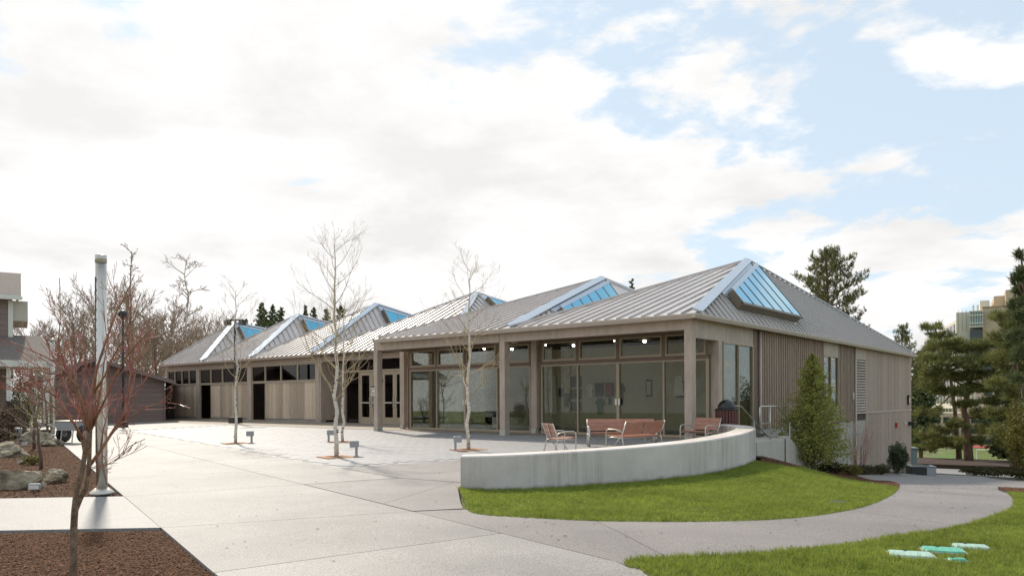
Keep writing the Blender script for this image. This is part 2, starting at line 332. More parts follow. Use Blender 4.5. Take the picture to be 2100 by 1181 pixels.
def wallconc():                                      # board-marked concrete with water stains running down
    m = M('stained_concrete', (.62,.545,.50), .8, warm=False, var=.06, vs=2.5, big=.08, bigs=.8, bump=.15, bs=30, spk=.05, spks=80); t = m.node_tree; b = t.nodes['Principled BSDF']; L = t.links.new
    src = b.inputs['Base Color'].links[0].from_socket; tc = t.nodes.new('ShaderNodeTexCoord'); mp = t.nodes.new('ShaderNodeMapping'); mp.inputs['Scale'].default_value = (7,7,.55); L(tc.outputs['Object'], mp.inputs[0])
    n = t.nodes.new('ShaderNodeTexNoise'); n.inputs['Scale'].default_value = 1.0; n.inputs['Detail'].default_value = 7; n.inputs['Roughness'].default_value = .7; L(mp.outputs[0], n.inputs[0])
    g = t.nodes.new('ShaderNodeTexNoise'); g.inputs['Scale'].default_value = .55; L(tc.outputs['Object'], g.inputs[0])
    q = t.nodes.new('ShaderNodeMath'); q.operation = 'MULTIPLY'; L(n.outputs[0], q.inputs[0]); L(g.outputs[0], q.inputs[1])
    r = t.nodes.new('ShaderNodeMapRange'); r.inputs[1].default_value = .24; r.inputs[2].default_value = .40; r.inputs[4].default_value = .6; L(q.outputs[0], r.inputs[0])
    mx = t.nodes.new('ShaderNodeMix'); mx.data_type = 'RGBA'; mx.inputs[7].default_value = (.27,.225,.15,1); L(src, mx.inputs[6]); L(r.outputs[0], mx.inputs[0]); L(mx.outputs[2], b.inputs['Base Color'])
    # splashed soil along the foot
    sp = t.nodes.new('ShaderNodeSeparateXYZ'); L(tc.outputs['Object'], sp.inputs[0]); g2_ = t.nodes.new('ShaderNodeTexNoise'); g2_.inputs['Scale'].default_value = 5.; g2_.inputs['Detail'].default_value = 6; L(tc.outputs['Object'], g2_.inputs[0])
    ad = t.nodes.new('ShaderNodeMath'); ad.operation = 'MULTIPLY_ADD'; ad.inputs[1].default_value = -.16; L(g2_.outputs[0], ad.inputs[0]); L(sp.outputs[2], ad.inputs[2])
    r2 = t.nodes.new('ShaderNodeMapRange'); r2.inputs[1].default_value = -.27; r2.inputs[2].default_value = -.36; r2.inputs[4].default_value = .75; L(ad.outputs[0], r2.inputs[0])
    m2 = t.nodes.new('ShaderNodeMix'); m2.data_type = 'RGBA'; m2.inputs[7].default_value = (.19,.135,.09,1); L(mx.outputs[2], m2.inputs[6]); L(r2.outputs[0], m2.inputs[0]); L(m2.outputs[2], b.inputs['Base Color'])
    return m
mt['conc'] = wallconc()

# ================================================================== the setting
def grid_sheet():
    xs = np.unique(np.concatenate([np.linspace(-1500,-80,14), np.arange(-80,-20,4.), np.arange(-20,14,.6), np.arange(14,60,4.), np.linspace(60,1500,14)]))
    ys = np.unique(np.concatenate([np.linspace(-900,-40,8), np.arange(-40,-20,3.), np.arange(-20,30,.6), np.arange(30,160,4.), np.linspace(160,2500,16)]))
    X, Y = np.meshgrid(xs, ys); P = Pz(Y); Z = P+(np.minimum(P, Oz(X, Y))-P)*ss(-45,-15,X)-.07
    V = np.stack([X.ravel(), Y.ravel(), Z.ravel()], 1); nx, ny = len(xs), len(ys)
    i = np.arange(nx-1)[None,:]+np.arange(ny-1)[:,None]*nx; i = i.ravel()
    F = np.stack([i, i+1, i+nx+1, i+nx], 1)
    o = obj('ground', fast_mesh('ground', V, F), mt['meadow']); o['kind'] = 'structure'; return o
ground = grid_sheet()
def baseZ(x, y):
    P = float(Pz(y)); return P+(min(P, float(Oz(x, y)))-P)*float(ss(-45,-15,x))-.07

def plan(p): return (float(p[0]), float(p[1]))
def cut_slabs(name, poly, lines, mat, zf, off, parent, gap=.014, skirt=.09, step=1.2):
    bm = bmesh.new(); bm.faces.new([bm.verts.new((p[0], p[1], 0)) for p in poly])
    for (ax, ay), (bx, by) in lines:
        bmesh.ops.bisect_plane(bm, geom=bm.verts[:]+bm.edges[:]+bm.faces[:], dist=1e-4, plane_co=(ax,ay,0), plane_no=(-(by-ay), bx-ax, 0))
    bmesh.ops.inset_individual(bm, faces=bm.faces[:], thickness=gap/2)
    big = [f for f in bm.faces if f.calc_area() > .05 and all(len(e.link_faces) == 2 for e in f.edges)]
    polys = [[(v.co.x, v.co.y) for v in f.verts] for f in big]; bm.free(); res = []
    for q in polys: res.append(drape(name, q, mat, zf, off, skirt, step, parent))
    return res
plaza = drape('plaza', [(-46,-1),(-30,-6.2),(-19,-8.95),(20,-20.6),(20,-34),(40,-34),(40,-12),(5.8,-13.2),(2.2,-11.6),(.8,-10.1),(1.6,-9.3),(2.3,-7.5),(2.6,-5.4),(2.4,-2.9),(1.8,-.6),(.9,.2),(.9,1.5),(.3,4.6),(-46,4.6)], mt['joint'], PF, -.022, .05, 2.4)
plaza['kind'] = 'structure'
EL = lambda x: (x, -13.83-.297*(x+2.8))
BL = lambda x: (x, -11.42-.243*(x+1.42))
AL = lambda x: (x, -9.39-.2255*(x+3.05))
EX = [-46,-41,-36,-31,-26.5,-22,-18.5,-15.2,-11.9,-8.6,-5.6,-2.84,.39,3.02,6.1,9.4,13,17]
BX = [-45,-40,-35,-30,-25.4,-20.8,-17.3,-14,-10.7,-7.4,-4.3,-1.65,2.05,3.97,7.1,10.4,14,18]
g = .007
for i in range(len(EX)-1):
    e0, e1, b0, b1 = EL(EX[i]), EL(EX[i+1]), BL(BX[i]), BL(BX[i+1])
    if EX[i+1] < 14: drape('paving_slab', [(e0[0]+g,e0[1]+g),(e1[0]-g,e1[1]+g),(b1[0]-g,b1[1]-g),(b0[0]+g,b0[1]-g)], mt['aggregate'], PF, 0., .06, 3, plaza)
    if BX[i+1] <= -1.6:
        a0, a1 = AL(BX[i]+.75), AL(BX[i+1]+.75)
        drape('paving_slab', [(b0[0]+g,b0[1]+g),(b1[0]-g,b1[1]+g),(a1[0]-g,a1[1]-g),(a0[0]+g,a0[1]-g)], mt['aggregate'], PF, 0., .06, 3, plaza)
# slabs between the pavers and the seat wall
drape('slab_bed', [(-3.3,-9.42),BL(-1.66),BL(2.0),(2.4,-11.7),(1,-10.3),(.6,-9.7),(1.8,-8.2),(2.2,-6.5),(-2.2,-6.7)], mt['aggregate_pink'], PF, -.010, .01, 3, plaza)
cut_slabs('paving_slab', [(BL(-1.62)[0],BL(-1.62)[1]+.014),(BL(2.03)[0],BL(2.03)[1]+.014),(2.45,-11.72),(1.9,-11.2),(1.05,-10.35),(.6,-9.75),(AL(-.87)[0],AL(-.87)[1])], [((.2,-9.2),(1.2,-12))], mt['aggregate_pink'], PF, 0., plaza)
cut_slabs('paving_slab', [(AL(-.87)[0],AL(-.87)[1]+.016),(.6,-9.72),(1.35,-9.0),(1.8,-8.2),(2.1,-7.3),(2.25,-6.3),(1.9,-6.12),(-2.2,-6.74),(AL(-3.28)[0],AL(-3.28)[1]+.016)], [((-3.2,-9.2),(2.5,-6.6)),((-1.2,-9.6),(.2,-6.2))], mt['aggregate_pink'], PF, 0., plaza)
# left end of the plaza, towards the shed
for i, x in enumerate(np.arange(-44.5,-24.5,4.0)):
    for y0, y1 in ((0,1),(1,2)):
        lo0 = AL(x)[1]+.05; lo1 = AL(x+3.98)[1]+.05; hi = .6
        ya, yb = lo0+(hi-lo0)*y0/2, lo0+(hi-lo0)*y1/2-.014; yc, yd = lo1+(hi-lo1)*y0/2, lo1+(hi-lo1)*y1/2-.014
        if yb-ya > .3 and yd-yc > .3: drape('paving_slab', [(x,ya),(x+3.985,yc),(x+3.985,yd),(x,yb)], mt['aggregate'], PF, 0., .06, 3, plaza)
# walk under the eaves
for i, x in enumerate(np.arange(-45.5,0.2,2.6)):
    x1 = min(x+2.586, .86); yb = 1.60 if x > -13.6 else 4.55
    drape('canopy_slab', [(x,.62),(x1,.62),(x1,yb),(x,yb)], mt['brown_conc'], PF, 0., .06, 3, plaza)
# unit pavers round the birches
random.seed(5)
pavreg = [AL(-24.4), AL(-3.3), (-2.25,-6.70), (2.2,-6.05), (2.42,-5.0), (2.35,-3.6), (2.1,-2.5), (1.75,-1.4), (1.2,-.6), (.86,-.3), (.86,.6), (-24.4,.6)]
pw, ph, pg = .42, .21, .004
cand = []
ny = int((0.6+11)/ph)
for j in range(ny):
    y = .6-ph*(j+1); xo = (j % 2)*pw/2
    for i in range(int(28/pw)):
        x = -24.6+xo+i*pw
        cand.append((x, y))
cx = np.array(cand); inn = np.ones(len(cx), bool)
for ox, oy in ((0,0),(pw,0),(0,ph),(pw,ph)): inn &= inside(pavreg, cx[:,0]+ox, cx[:,1]+oy)
cx = cx[inn]; dist = np.hypot(cx[:,0]-CAM[0], cx[:,1]-CAM[1])/np.maximum(.2, 1); order = np.argsort(dist)
shared = None; rest = MB()
for k, idx in enumerate(order):
    x, y = cx[idx]; j = random.uniform(-.0015, .0015)
    if k < 280:
        if shared is None:
            mbx = MB(); z0, z1 = 0., .021*ph
            mbx.add([(pg/2,pg/2,-.05),(pw-pg/2,pg/2,-.05),(pw-pg/2,ph-pg/2,-.05),(pg/2,ph-pg/2,-.05),(pg/2,pg/2,z0),(pw-pg/2,pg/2,z0),(pw-pg/2,ph-pg/2,z1),(pg/2,ph-pg/2,z1)], [(4,5,6,7),(0,1,5,4),(1,2,6,5),(2,3,7,6),(3,0,4,7)])
            o = mbx.build('paver', mt['paver'], plaza, loc=(x, y, float(Pz(y))+j)); shared = o.data
        else: obj('paver', shared, None, plaza, (x, y, float(Pz(y))+j))
    else:
        z0, z1 = float(Pz(y))+j, float(Pz(y+ph))+j
        rest.add([(x+pg/2,y+pg/2,z0-.05),(x+pw-pg/2,y+pg/2,z0-.05),(x+pw-pg/2,y+ph-pg/2,z0-.05),(x+pg/2,y+ph-pg/2,z0-.05),(x+pg/2,y+pg/2,z0),(x+pw-pg/2,y+pg/2,z0),(x+pw-pg/2,y+ph-pg/2,z1),(x+pg/2,y+ph-pg/2,z1)], [(4,5,6,7),(0,1,5,4),(1,2,6,5),(2,3,7,6),(3,0,4,7)])
pb = drape('paver_bed', pavreg, mt['paver'], PF, -.009, .02, 3, plaza)
rest.build('pavers', mt['paver'], plaza, kind='stuff')
# sidewalk between the two planting beds
walk = drape('sidewalk', [plan(gp(0,1021.5)), EL(-2.86), EL(.37), plan(gp(0,1087)), (-4.5,-18.8), (-8.2,-18)], mt['walk'], PF, .0, .16, 1.2); walk['kind'] = 'structure'

# lower ground: lawn round the wall, path, beds
def L_(pts, f=go): return [plan(f(*p)) for p in pts]
WO = [(1.02,-10.26),(1.35,-9.98),(1.83,-9.33),(2.23,-8.5),(2.6,-7.54),(2.89,-6.28),(2.97,-5.43),(2.92,-4.2),(2.75,-2.94),(2.32,-1.35),(1.74,-.37),(1.0,.16)]
def catmull(p, n=6):
    p = [np.array(q, float) for q in p]; r = []
    for i in range(len(p)-1):
        a, b, c, d = p[max(i-1,0)], p[i], p[i+1], p[min(i+2,len(p)-1)]
        for k in range(n):
            t = k/n; r.append(.5*((2*b)+(c-a)*t+(2*a-5*b+4*c-d)*t*t+(3*b-a-3*c+d)*t**3))
    r.append(p[-1]); return r
WOc = catmull(WO, 6)
isl_front = catmull([(1.02,-10.3)]+L_([(953,1025),(957,1041),(967,1050),(1000,1056),(1100,1062),(1200,1067),(1300,1069),(1450,1069),(1600,1064),(1700,1053),(1780,1036),(1828,1015),(1842,1003)]), 3)
isl_top = catmull(L_([(1842,1002),(1790,993),(1740,984),(1690,972),(1640,960),(1590,952),(1556,946)]), 3)
wall_in = [tuple(q-np.array([.12,.0])) for q in WOc if q[1] < -2.2]
island = [plan(p) for p in isl_front]+[plan(p) for p in isl_top]+[plan(p) for p in wall_in[::-1]]
lawn1 = drape('lawn', island, mt['lawn'], Oz, .0, .1, .6); lawn1['kind'] = 'structure'
rl_edge = catmull([(7.4,-15.0)]+L_([(1330,1181),(1290,1163),(1281,1155),(1290,1148),(1320,1143),(1400,1140),(1550,1133),(1700,1119),(1850,1098),(1950,1082),(2030,1062),(2070,1045),(2080,1030),(2075,1018),(2066,1011)]), 3)
rl_edge = [plan(p) for p in rl_edge]
rlawn = rl_edge+[(9.0,-1.6),(11,-1.5),(16,-6),(16,-15)]
lawn2 = drape('lawn', rlawn, mt['lawn'], Oz, .0, .1, .6); lawn2['kind'] = 'structure'
mul_path = [plan(p) for p in catmull(L_([(1842,1001),(1843,995),(1828,989),(1790,986.5),(1762,979),(1752,974)]), 3)]
strip = L_([(1752,971),(1985,974)])
pathpoly = [BL(-1.62)]+[(2.04,-12.24),(2.46,-11.72)]+[plan(p) for p in isl_front[7:]]+mul_path+[(2.3,7.6),(2.4,11.4),(3.0,13.4),(4.9,14.0),(7.2,9.0),(9.5,9.0),(9.5,3.2)]+L_([(2045,1002)])+[(7.2,-.6)]+rl_edge[::-1][0:-4]+[(6.4,-13.6),BL(3.9),BL(2.0)]
# the path is laid in bays with sawn joints between
path = drape('path', [(2.2,-12.35),(5.9,-13.4),(10,-9),(9.5,-2),(9.5,9.2),(5,14.2),(2.3,11.6),(1.8,7.5),(4,1),(6,-3.5),(6.2,-9),(3.5,-11.6)], mt['joint'], Oz, -.025, .03, .6); path['kind'] = 'structure'
pf = [plan(p) for p in isl_front if p[0] > 2.5]
pp = [BL(2.08)]+[(2.5,-11.75)]+pf+mul_path+[(2.35,7.6),(2.45,11.3),(3.0,13.2),(4.9,13.8),(7.0,9.1),(9.4,9.1),(9.4,3.0)]+L_([(2046,1002)])+[(7.25,-.9)]+[q for q in rl_edge[::-1] if q[1] > -13.28]+[BL(5.6)]
j1 = L_([(1229,1071),(1365,1140)]); j2 = L_([(1880,1000),(1902,984)]); j3 = L_([(2016,993),(2027,983)])
cut_slabs('path_slab', pp, [tuple(j1), ((6.2,-8.4),(8.2,-9.2)), ((6.0,-4.2),(8.1,-4.6)), ((4.6,1.2),(8,.8)), ((3,7.2),(8,6.9))], mt['aggregate_pink'], Oz, .0, path, .012, .06, .6)
kerb = drape('path', [(2.35,11.35),(2.95,13.3),(4.9,13.9),(5.2,13.5),(3.3,12.8),(2.8,11.2)], mt['white_conc'], Oz, .012, .1, .6); kerb['kind'] = 'structure'
# lower walk, berm, field and track beyond
def sheet(name, poly, mat, off, step=4.): 
    o = drape(name, poly, mat, Oz, off, .2, step); o['kind'] = 'structure'; return o
sheet('road', [(-6,20),(7,18),(14,40),(18,52),(2,60),(-12,50)], mt['walk'], .03)
sheet('sports_field', [(-45,76),(60,76),(60,150),(-45,150)], mt['turf'], .03, 6.)
sheet('running_track', [(-60,154),(80,154),(80,164),(-60,164)], mt['track'], .03, 6.)

# grass blades and bark chips (uncountable)
rng = np.random.default_rng(3)
Pz_xy = lambda x, y: Pz(y)
mt['straw'] = M('dry_straw', (.45,.40,.20), .8, var=.2)
def scatter(poly, dens, zf):
    p = np.array(poly); lo, hi = p.min(0), p.max(0); n = int((hi[0]-lo[0])*(hi[1]-lo[1])*dens)
    x = rng.uniform(lo[0], hi[0], n); y = rng.uniform(lo[1], hi[1], n); k = inside(poly, x, y); x, y = x[k], y[k]
    return x, y, zf(x, y)
LIDS = [(*plan(go(px_, py_)), r_) for px_, py_, r_ in ((1868,1139,.22),(1934,1130,.21),(1990,1122.5,.18),(1962,1150,.10),(1718,1030.5,.13))]
def blades(name, label, poly, dens, h0, h1, wd, zf, off, mat):
    x, y, z = scatter(poly, dens, zf)
    for lx, ly, lr in LIDS:
        kk = np.hypot(x-lx, y-ly) > lr; x, y, z = x[kk], y[kk], z[kk]
    n = len(x); a = rng.uniform(0, 2*np.pi, n); h = rng.uniform(h0, h1, n)
    h *= .55+.9*(.5+.5*np.sin(x*23+3*np.sin(y*17))*np.cos(y*21+3*np.sin(x*13)))
    patch = .75+.5*(np.sin(x*2.1+np.sin(y*1.7))*np.cos(y*2.6+np.sin(x*1.3)*2)*.5+.5); h *= patch
    la = rng.uniform(0, 2*np.pi, n); ll = rng.uniform(.2, .9, n)*h; w_ = wd*rng.uniform(.7, 1.4, n)
    b0 = np.stack([x-np.cos(a)*w_/2, y-np.sin(a)*w_/2, z+off-.01], 1); b1 = np.stack([x+np.cos(a)*w_/2, y+np.sin(a)*w_/2, z+off-.01], 1)
    t = np.stack([x+np.cos(la)*ll, y+np.sin(la)*ll, z+off+h], 1); V = np.stack([b0,b1,t], 1).reshape(-1,3); F = np.arange(3*n).reshape(-1,3)
    o = obj(name, fast_mesh(name, V, F), mat); o['kind'] = 'stuff'; o['label'] = label; o['category'] = 'grass'; return o
blades('grass', 'mown green grass in front of the curved concrete wall', island, 5200, .025, .055, .008, Oz, .0, mt['grass'])
near = [q for q in rl_edge if q[0] < 9.2]+[(9.3,-1.6),(11.4,-3.0),(11.8,-9.5),(9.2,-14.2)]
blades('grass', 'mown green grass around the utility lids at the lower right', near, 6500, .028, .06, .008, Oz, .0, mt['grass'])
def litter(name, label, poly, n, size, zf, off, mat):
    x, y, z = scatter(poly, 60, zf); k = rng.permutation(len(x))[:n]; x, y, z = x[k], y[k], z[k]; n = len(x); a = rng.uniform(0, 6.28, n); s = size*rng.uniform(.5, 1.4, n); dx, dy = np.cos(a)*s, np.sin(a)*s
    V = np.stack([np.stack([x-dx, y-dy, z+off], 1), np.stack([x+dy*.4, y-dx*.4, z+off+s*.3], 1), np.stack([x+dx, y+dy, z+off+s*.15], 1), np.stack([x-dy*.4, y+dx*.4, z+off+s*.1], 1)], 1).reshape(-1, 3)
    o = obj(name, fast_mesh(name, V, np.arange(4*n).reshape(-1, 4)), mat); o['kind'] = 'stuff'; o['label'] = label; o['category'] = 'leaves'
def chips(name, label, poly, dens, size, zf, off, mat=None):
    x, y, z = scatter(poly, dens, zf); n = len(x); a = rng.uniform(0, 2*np.pi, n); ln = size*rng.uniform(.5, 1.5, n); wd = ln*rng.uniform(.18, .5, n)
    ti = rng.uniform(-.5, .5, n); dx, dy = np.cos(a), np.sin(a); lift = rng.uniform(0, .018, n)
    def P(u, v, k): return np.stack([x+dx*u*ln/2-dy*v*wd/2, y+dy*u*ln/2+dx*v*wd/2, z+off+lift+ti*u*ln/2+k], 1)
    V = np.stack([P(-1,0,0), P(-.2,-1,.004), P(1,0,0), P(.2,1,.004), P(0,0,.012)], 1).reshape(-1,3)
    b = np.arange(n)[:,None]*5; F = np.concatenate([b+np.array([[0,1,4]]), b+np.array([[1,2,4]]), b+np.array([[2,3,4]]), b+np.array([[3,0,4]])])
    o = obj(name, fast_mesh(name, V, F), mat or mt['chip']); o['kind'] = 'stuff'; o['label'] = label; o['category'] = 'mulch'; return o
bed1 = [EL(.41), EL(7.0), (3.5,-18.4), (-1.0,-17.4), plan(gp(0,1088))]
bed2 = [EL(-2.9), plan(gp(0,1021)), (-9,-17.2), (-21.5,-12.6), (-23.2,-9.5), EL(-19.1)]
BEDZ = lambda x, y: Pz(y)-.05
for bp_ in (bed1, bed2):
    bo_ = drape('planting_bed', bp_, mt['soil'], PF, -.052, .03, 1.2); bo_['kind'] = 'structure'
chips('bark_mulch', 'red brown bark mulch in the bed at the lower left corner', bed1, 4200, .042, BEDZ, .0)
chips('bark_mulch', 'red brown bark mulch around the boulders left of the plaza', bed2, 1000, .06, BEDZ, .0)
bedR = [plan(p) for p in isl_top]+[(2.75,-2.2),(2.2,-.6),(1.6,.3),(1.6,2.5),(.5,4.7),(.35,12),(1.9,12.4),(2.2,7.8)]+mul_path[::-1]
rb = drape('planting_bed', bedR, mt['soil'], lambda x, y: Oz(x, y), .01, .05, .6); rb['kind'] = 'structure'
chips('bark_mulch', 'red brown bark mulch under the cedar beside the building', bedR, 700, .06, Oz, .015)
bedR2 = [plan(go(2046,1001))]+[(7.6,-1.7),(9.2,-1.4),(9.3,2.8)]
rb2 = drape('planting_bed', bedR2, mt['soil'], Oz, .015, .05, .6); rb2['kind'] = 'structure'
chips('bark_mulch', 'strip of bark mulch at the right edge beyond the lawn', bedR2, 700, .06, Oz, .02)

litter('fallen_leaves', 'scattered dry leaves on the curved path and lawns', [(2.2,-12.2),(6,-13),(9,-10),(9,0),(5,8),(3,8),(5,-1),(6,-6),(5,-10.5),(3,-11.6)], 260, .022, Oz, .006, mt['drybrown'])
litter('fallen_leaves', 'scattered dry leaves on the plaza paving', [(-8,-11),(2,-15),(4,-14.6),(2.4,-11.6),(.9,-10.2),(-2,-7),(-12,-5)], 120, .02, Pz_xy, .006, mt['drybrown'])
litter('grass_clippings', 'pale grass clippings lying on the near lawns', island, 260, .016, Oz, .03, mt['straw'])

# ================================================================== curved seat wall
wo = [np.array(q) for q in catmull(WO, 5)]; wi = []
for i, q in enumerate(wo):
    t = wo[min(i+1,len(wo)-1)]-wo[max(i-1,0)]; t /= np.hypot(*t); wi.append(q+np.array([-t[1], t[0]])*.47)
mb = MB(); prof = []
for a, b in zip(wo, wi):
    zt = .021*a[1]+.505; d = (b-a)/np.hypot(*(b-a)); c = .022
    prof.append([(a[0],a[1],-.75),(a[0],a[1],zt-c),(*(a+d*c),zt),(*(b-d*c),zt),(b[0],b[1],zt-c),(b[0],b[1],-.75)])
for i in range(len(prof)-1):
    for k in range(5): mb.add([prof[i][k],prof[i+1][k],prof[i+1][k+1],prof[i][k+1]], [(0,1,2,3)])
mb.add(prof[0], [(0,1,2,3,4,5)]); mb.add(prof[-1], [(5,4,3,2,1,0)])
o = mb.build('seat_wall', mt['conc']); o['label'] = 'curved low concrete seat wall between the lawn and the benches'; o['category'] = 'wall'

# ================================================================== the pavilion
B = thing('pavilion', 'long taupe timber pavilion with a row of pyramid metal roofs and a glazed gallery', 'building')
ZE = 3.5; YB = 26.3
bays = [(.23,-6.34,-.23,(-2.1,9.09,6.47),'f'), (-6.34,-12.9,-.23,(-8.67,9.1,6.49),'f'), (-12.9,-22.5,3.64,(-16.9,9.85,6.7),'b'),
        (-22.5,-28.0,3.64,(-24.8,9.9,6.77),'b'), (-28.0,-33.2,3.64,(-30.2,8.2,6.4),'b'), (-33.2,-38.4,3.64,(-35.4,7.0,6.2),'b')]
for bi, (xr, xl, yf, A, kind) in enumerate(bays):
    A = np.array(A); c = [np.array(q, float) for q in ((xr,yf,ZE),(xr,YB,ZE),(xl,YB,ZE),(xl,yf,ZE))]
    mb = MB(); mb.add(c+[A], [(0,1,4),(1,2,4),(2,3,4),(3,0,4)]); mb.add([q-np.array([0,0,.05]) for q in c], [(3,2,1,0)])
    for i in range(4): mb.add([c[i]-np.array([0,0,.05]), c[(i+1)%4]-np.array([0,0,.05]), c[(i+1)%4], c[i]], [(0,1,2,3)])
    roof = mb.build('roof', mt['roof'], B)
    # standing seams, front slope
    upf = np.array([0, A[1]-yf, A[2]-ZE]); nf = np.array([0, -upf[2], upf[1]]); nf /= np.linalg.norm(nf)
    n = int(round((xr-xl)/.41)); sp = (xr-xl)/n
    for k in range(1, n):
        x = xr-k*sp; t = (xr-x)/(xr-A[0]) if x > A[0] else (x-xl)/(A[0]-xl)
        p = np.array([x, yf-.02, ZE-.003]); q = np.array([x, yf+t*upf[1], ZE+t*upf[2]])
        if np.linalg.norm(q-p) > .25: MB().beam(p+nf*.025, q+nf*.025, .03, .055, nf).build('seam_rib', mt['rib'], roof)
    # standing seams, right slope
    upr = np.array([A[0]-xr, 0, A[2]-ZE]); LR = np.linalg.norm(upr); ur = upr/LR; nr = np.array([ur[2], 0, -ur[0]])
    def onr(y, s, off=0.): return np.array([xr, y, ZE])+ur*s+nr*off
    def hipS(y): return LR*((y-yf)/(A[1]-yf) if y < A[1] else (YB-y)/(YB-A[1]))
    sy0, sy1 = (3.35, 8.7) if kind == 'f' else (A[1]+.05, A[1]+5.2)
    y = yf+.4; yend = YB-.3 if bi == 0 else (9.6 if kind == 'f' else A[1]+.1)
    while y < yend:
        s1 = hipS(y); s0 = 0. if bi == 0 else s1*.12
        if sy0-.1 < y < sy1+.05: s1 = min(s1, .45 if kind == 'f' else 1.0)
        if s1-s0 > .2: MB().beam(onr(y, s0-.01, .025), onr(y, s1, .025), .03, .055, nr).build('seam_rib', mt['rib'], roof)
        y += .41
    # hip and ridge caps
    for q in (0, 3, 1):
        if q == 1 and bi != 0 and kind == 'b': pass
        e = c[q]; d = (A-e); nn_ = (nf+nr) if q == 0 else (nf+np.array([-nr[0],0,nr[2]]) if q == 3 else nr+np.array([0,.3,.3])); nn_ = nn_/np.linalg.norm(nn_)
        MB().beam(e+d*.012+nn_*.05, A+nn_*.05, .30 if q == 0 else .13, .05, nn_).build('hip_cap', mt['hip'] if q != 3 else mt['rib'], roof)
    # skylight
    if kind == 'f': quad = [(8.7,3.26),(3.35,1.13),(3.35,.58),(8.7,.58)]
    else: quad = [(A[1]+.05,LR*.86),(A[1]+.05,LR*.3),(A[1]+5.2,LR*.3),(A[1]+5.2,LR*.59)]
    sk = MB(); hgt = .26
    lo = [onr(a, b, .02) for a, b in quad]; hi = [onr(a, b, hgt) for a, b in quad]
    for i in range(4): sk.add([lo[i],lo[(i+1)%4],hi[(i+1)%4],hi[i]], [(3,2,1,0)])
    sk.add([onr(a, b, .05) for a, b in quad], [(0,1,2,3)])
    sky_o = sk.build('skylight', mt['curb'], B)
    npan = 6
    def top_at(y):
        if kind == 'f': return 1.13+(3.26-1.13)*(y-3.35)/(8.7-3.35)
        return LR*(.86-.27*(y-A[1]-.05)/5.15)
    sb = quad[2][1]
    for k in range(npan):
        ya = sy0+.04+(sy1-sy0-.08)*k/npan+.012; yb = sy0+.04+(sy1-sy0-.08)*(k+1)/npan-.012
        MB().ext([onr(ya, sb+.05, hgt-.02), onr(yb, sb+.05, hgt-.02), onr(yb, top_at(yb)-.05, hgt-.02), onr(ya, top_at(ya)-.05, hgt-.02)], nr*.03).build('pane', mt['skyglass'], sky_o)
    for k in range(npan+1):
        ym = sy0+.03+(sy1-sy0-.06)*k/npan
        MB().beam(onr(ym, sb+.02, hgt+.0), onr(ym, top_at(ym)-.02, hgt+.0), .03, .05, nr).build('glazing_bar', mt['curb'] if kind == 'f' else mt['trim'], sky_o)
    MB().beam(onr(sy0, quad[1][1] if kind == 'f' else quad[0][1], hgt), onr(sy1, top_at(sy1), hgt), .14, .07, nr).build('top_rail', mt['hip'], sky_o)
    MB().beam(onr(sy0, sb, hgt-.01), onr(sy1, sb, hgt-.01), .10, .06, nr).build('bottom_rail', mt['curb'], sky_o)
    if kind == 'f': MB().ext([onr(3.0, hipS(3.0)-.1, .03), onr(3.3, 1.0, .03), onr(8.75, 3.2, .03), onr(A[1]-.05, hipS(A[1]-.05), .03)], nr*.02).build('flashing', mt['hip'], roof)
    else: MB().ext([onr(A[1]-.02, LR*.3, .03), onr(A[1]-.02, LR*.97, .03), onr(A[1]+5.2, LR*.68, .03), onr(A[1]+5.2, LR*.6, .03), onr(A[1]+.0, LR*.88, .03)], nr*.02).build('flashing', mt['hip'], roof)

def bx(name, mat, x0, y0, z0, x1, y1, z1, parent=B, **k): return MB().box(min(x0,x1),min(y0,y1),min(z0,z1),max(x0,x1),max(y0,y1),max(z0,z1)).build(name, mat, parent, **k)
# gutters and fascias
def gutter(a, b, nrm):
    a, b, nrm = np.array(a, float), np.array(b, float), np.array(nrm, float)
    prof = [(0,-.14),(.10,-.14),(.135,-.05),(.135,-.005),(.115,-.005),(.10,-.04),(0,-.04)]
    MB().ext([a+nrm*(u-.06)+np.array([0,0,w_]) for u, w_ in prof], b-a).build('gutter', mt['fascia'], B)
gutter((.23,-.23,ZE),(-13.02,-.23,ZE),(0,-1,0)); gutter((.23,-.36,ZE+.0015),(.23,YB+.1,ZE+.0015),(1,0,0)); gutter((-12.9,3.64,ZE),(-38.5,3.64,ZE),(0,-1,0)); gutter((-12.9,-.20,ZE),(-12.9,3.7,ZE),(-1,0,0))
# canopy beams and columns
bx('beam', mt['paint'], -6.70,.004,3.09,-.225,.24,3.395); bx('beam', mt['paint'], -13.10,.004,3.09,-6.94,.24,3.395)
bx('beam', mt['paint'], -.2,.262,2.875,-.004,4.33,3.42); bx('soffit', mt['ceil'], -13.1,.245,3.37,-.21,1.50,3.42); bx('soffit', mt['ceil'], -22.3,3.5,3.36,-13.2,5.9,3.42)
bx('beam', mt['paint'], -13.05,.26,3.09,-12.85,4.1,3.395)
for x0 in (-.232, -6.93, -13.33):
    col = MB().cbox(x0,0,.17,x0+.232,.26,3.398,.012).build('column', mt['paint'], B)
    MB().cbox(x0-.004,-.004,-.05,x0+.236,.264,.168,.008).build('column_base', mt['white_conc'], col)
for x0 in (-6.80+.08, -13.42):
    col = bx('column', mt['paint'], x0,1.44,.19,x0+.24,1.62,3.37); bx('column_base', mt['white_conc'], x0-.004,1.43,-.02,x0+.2,1.61,.187, col)
bx('column', mt['paint'], -.25,1.74,.02,.0,1.98,2.872)
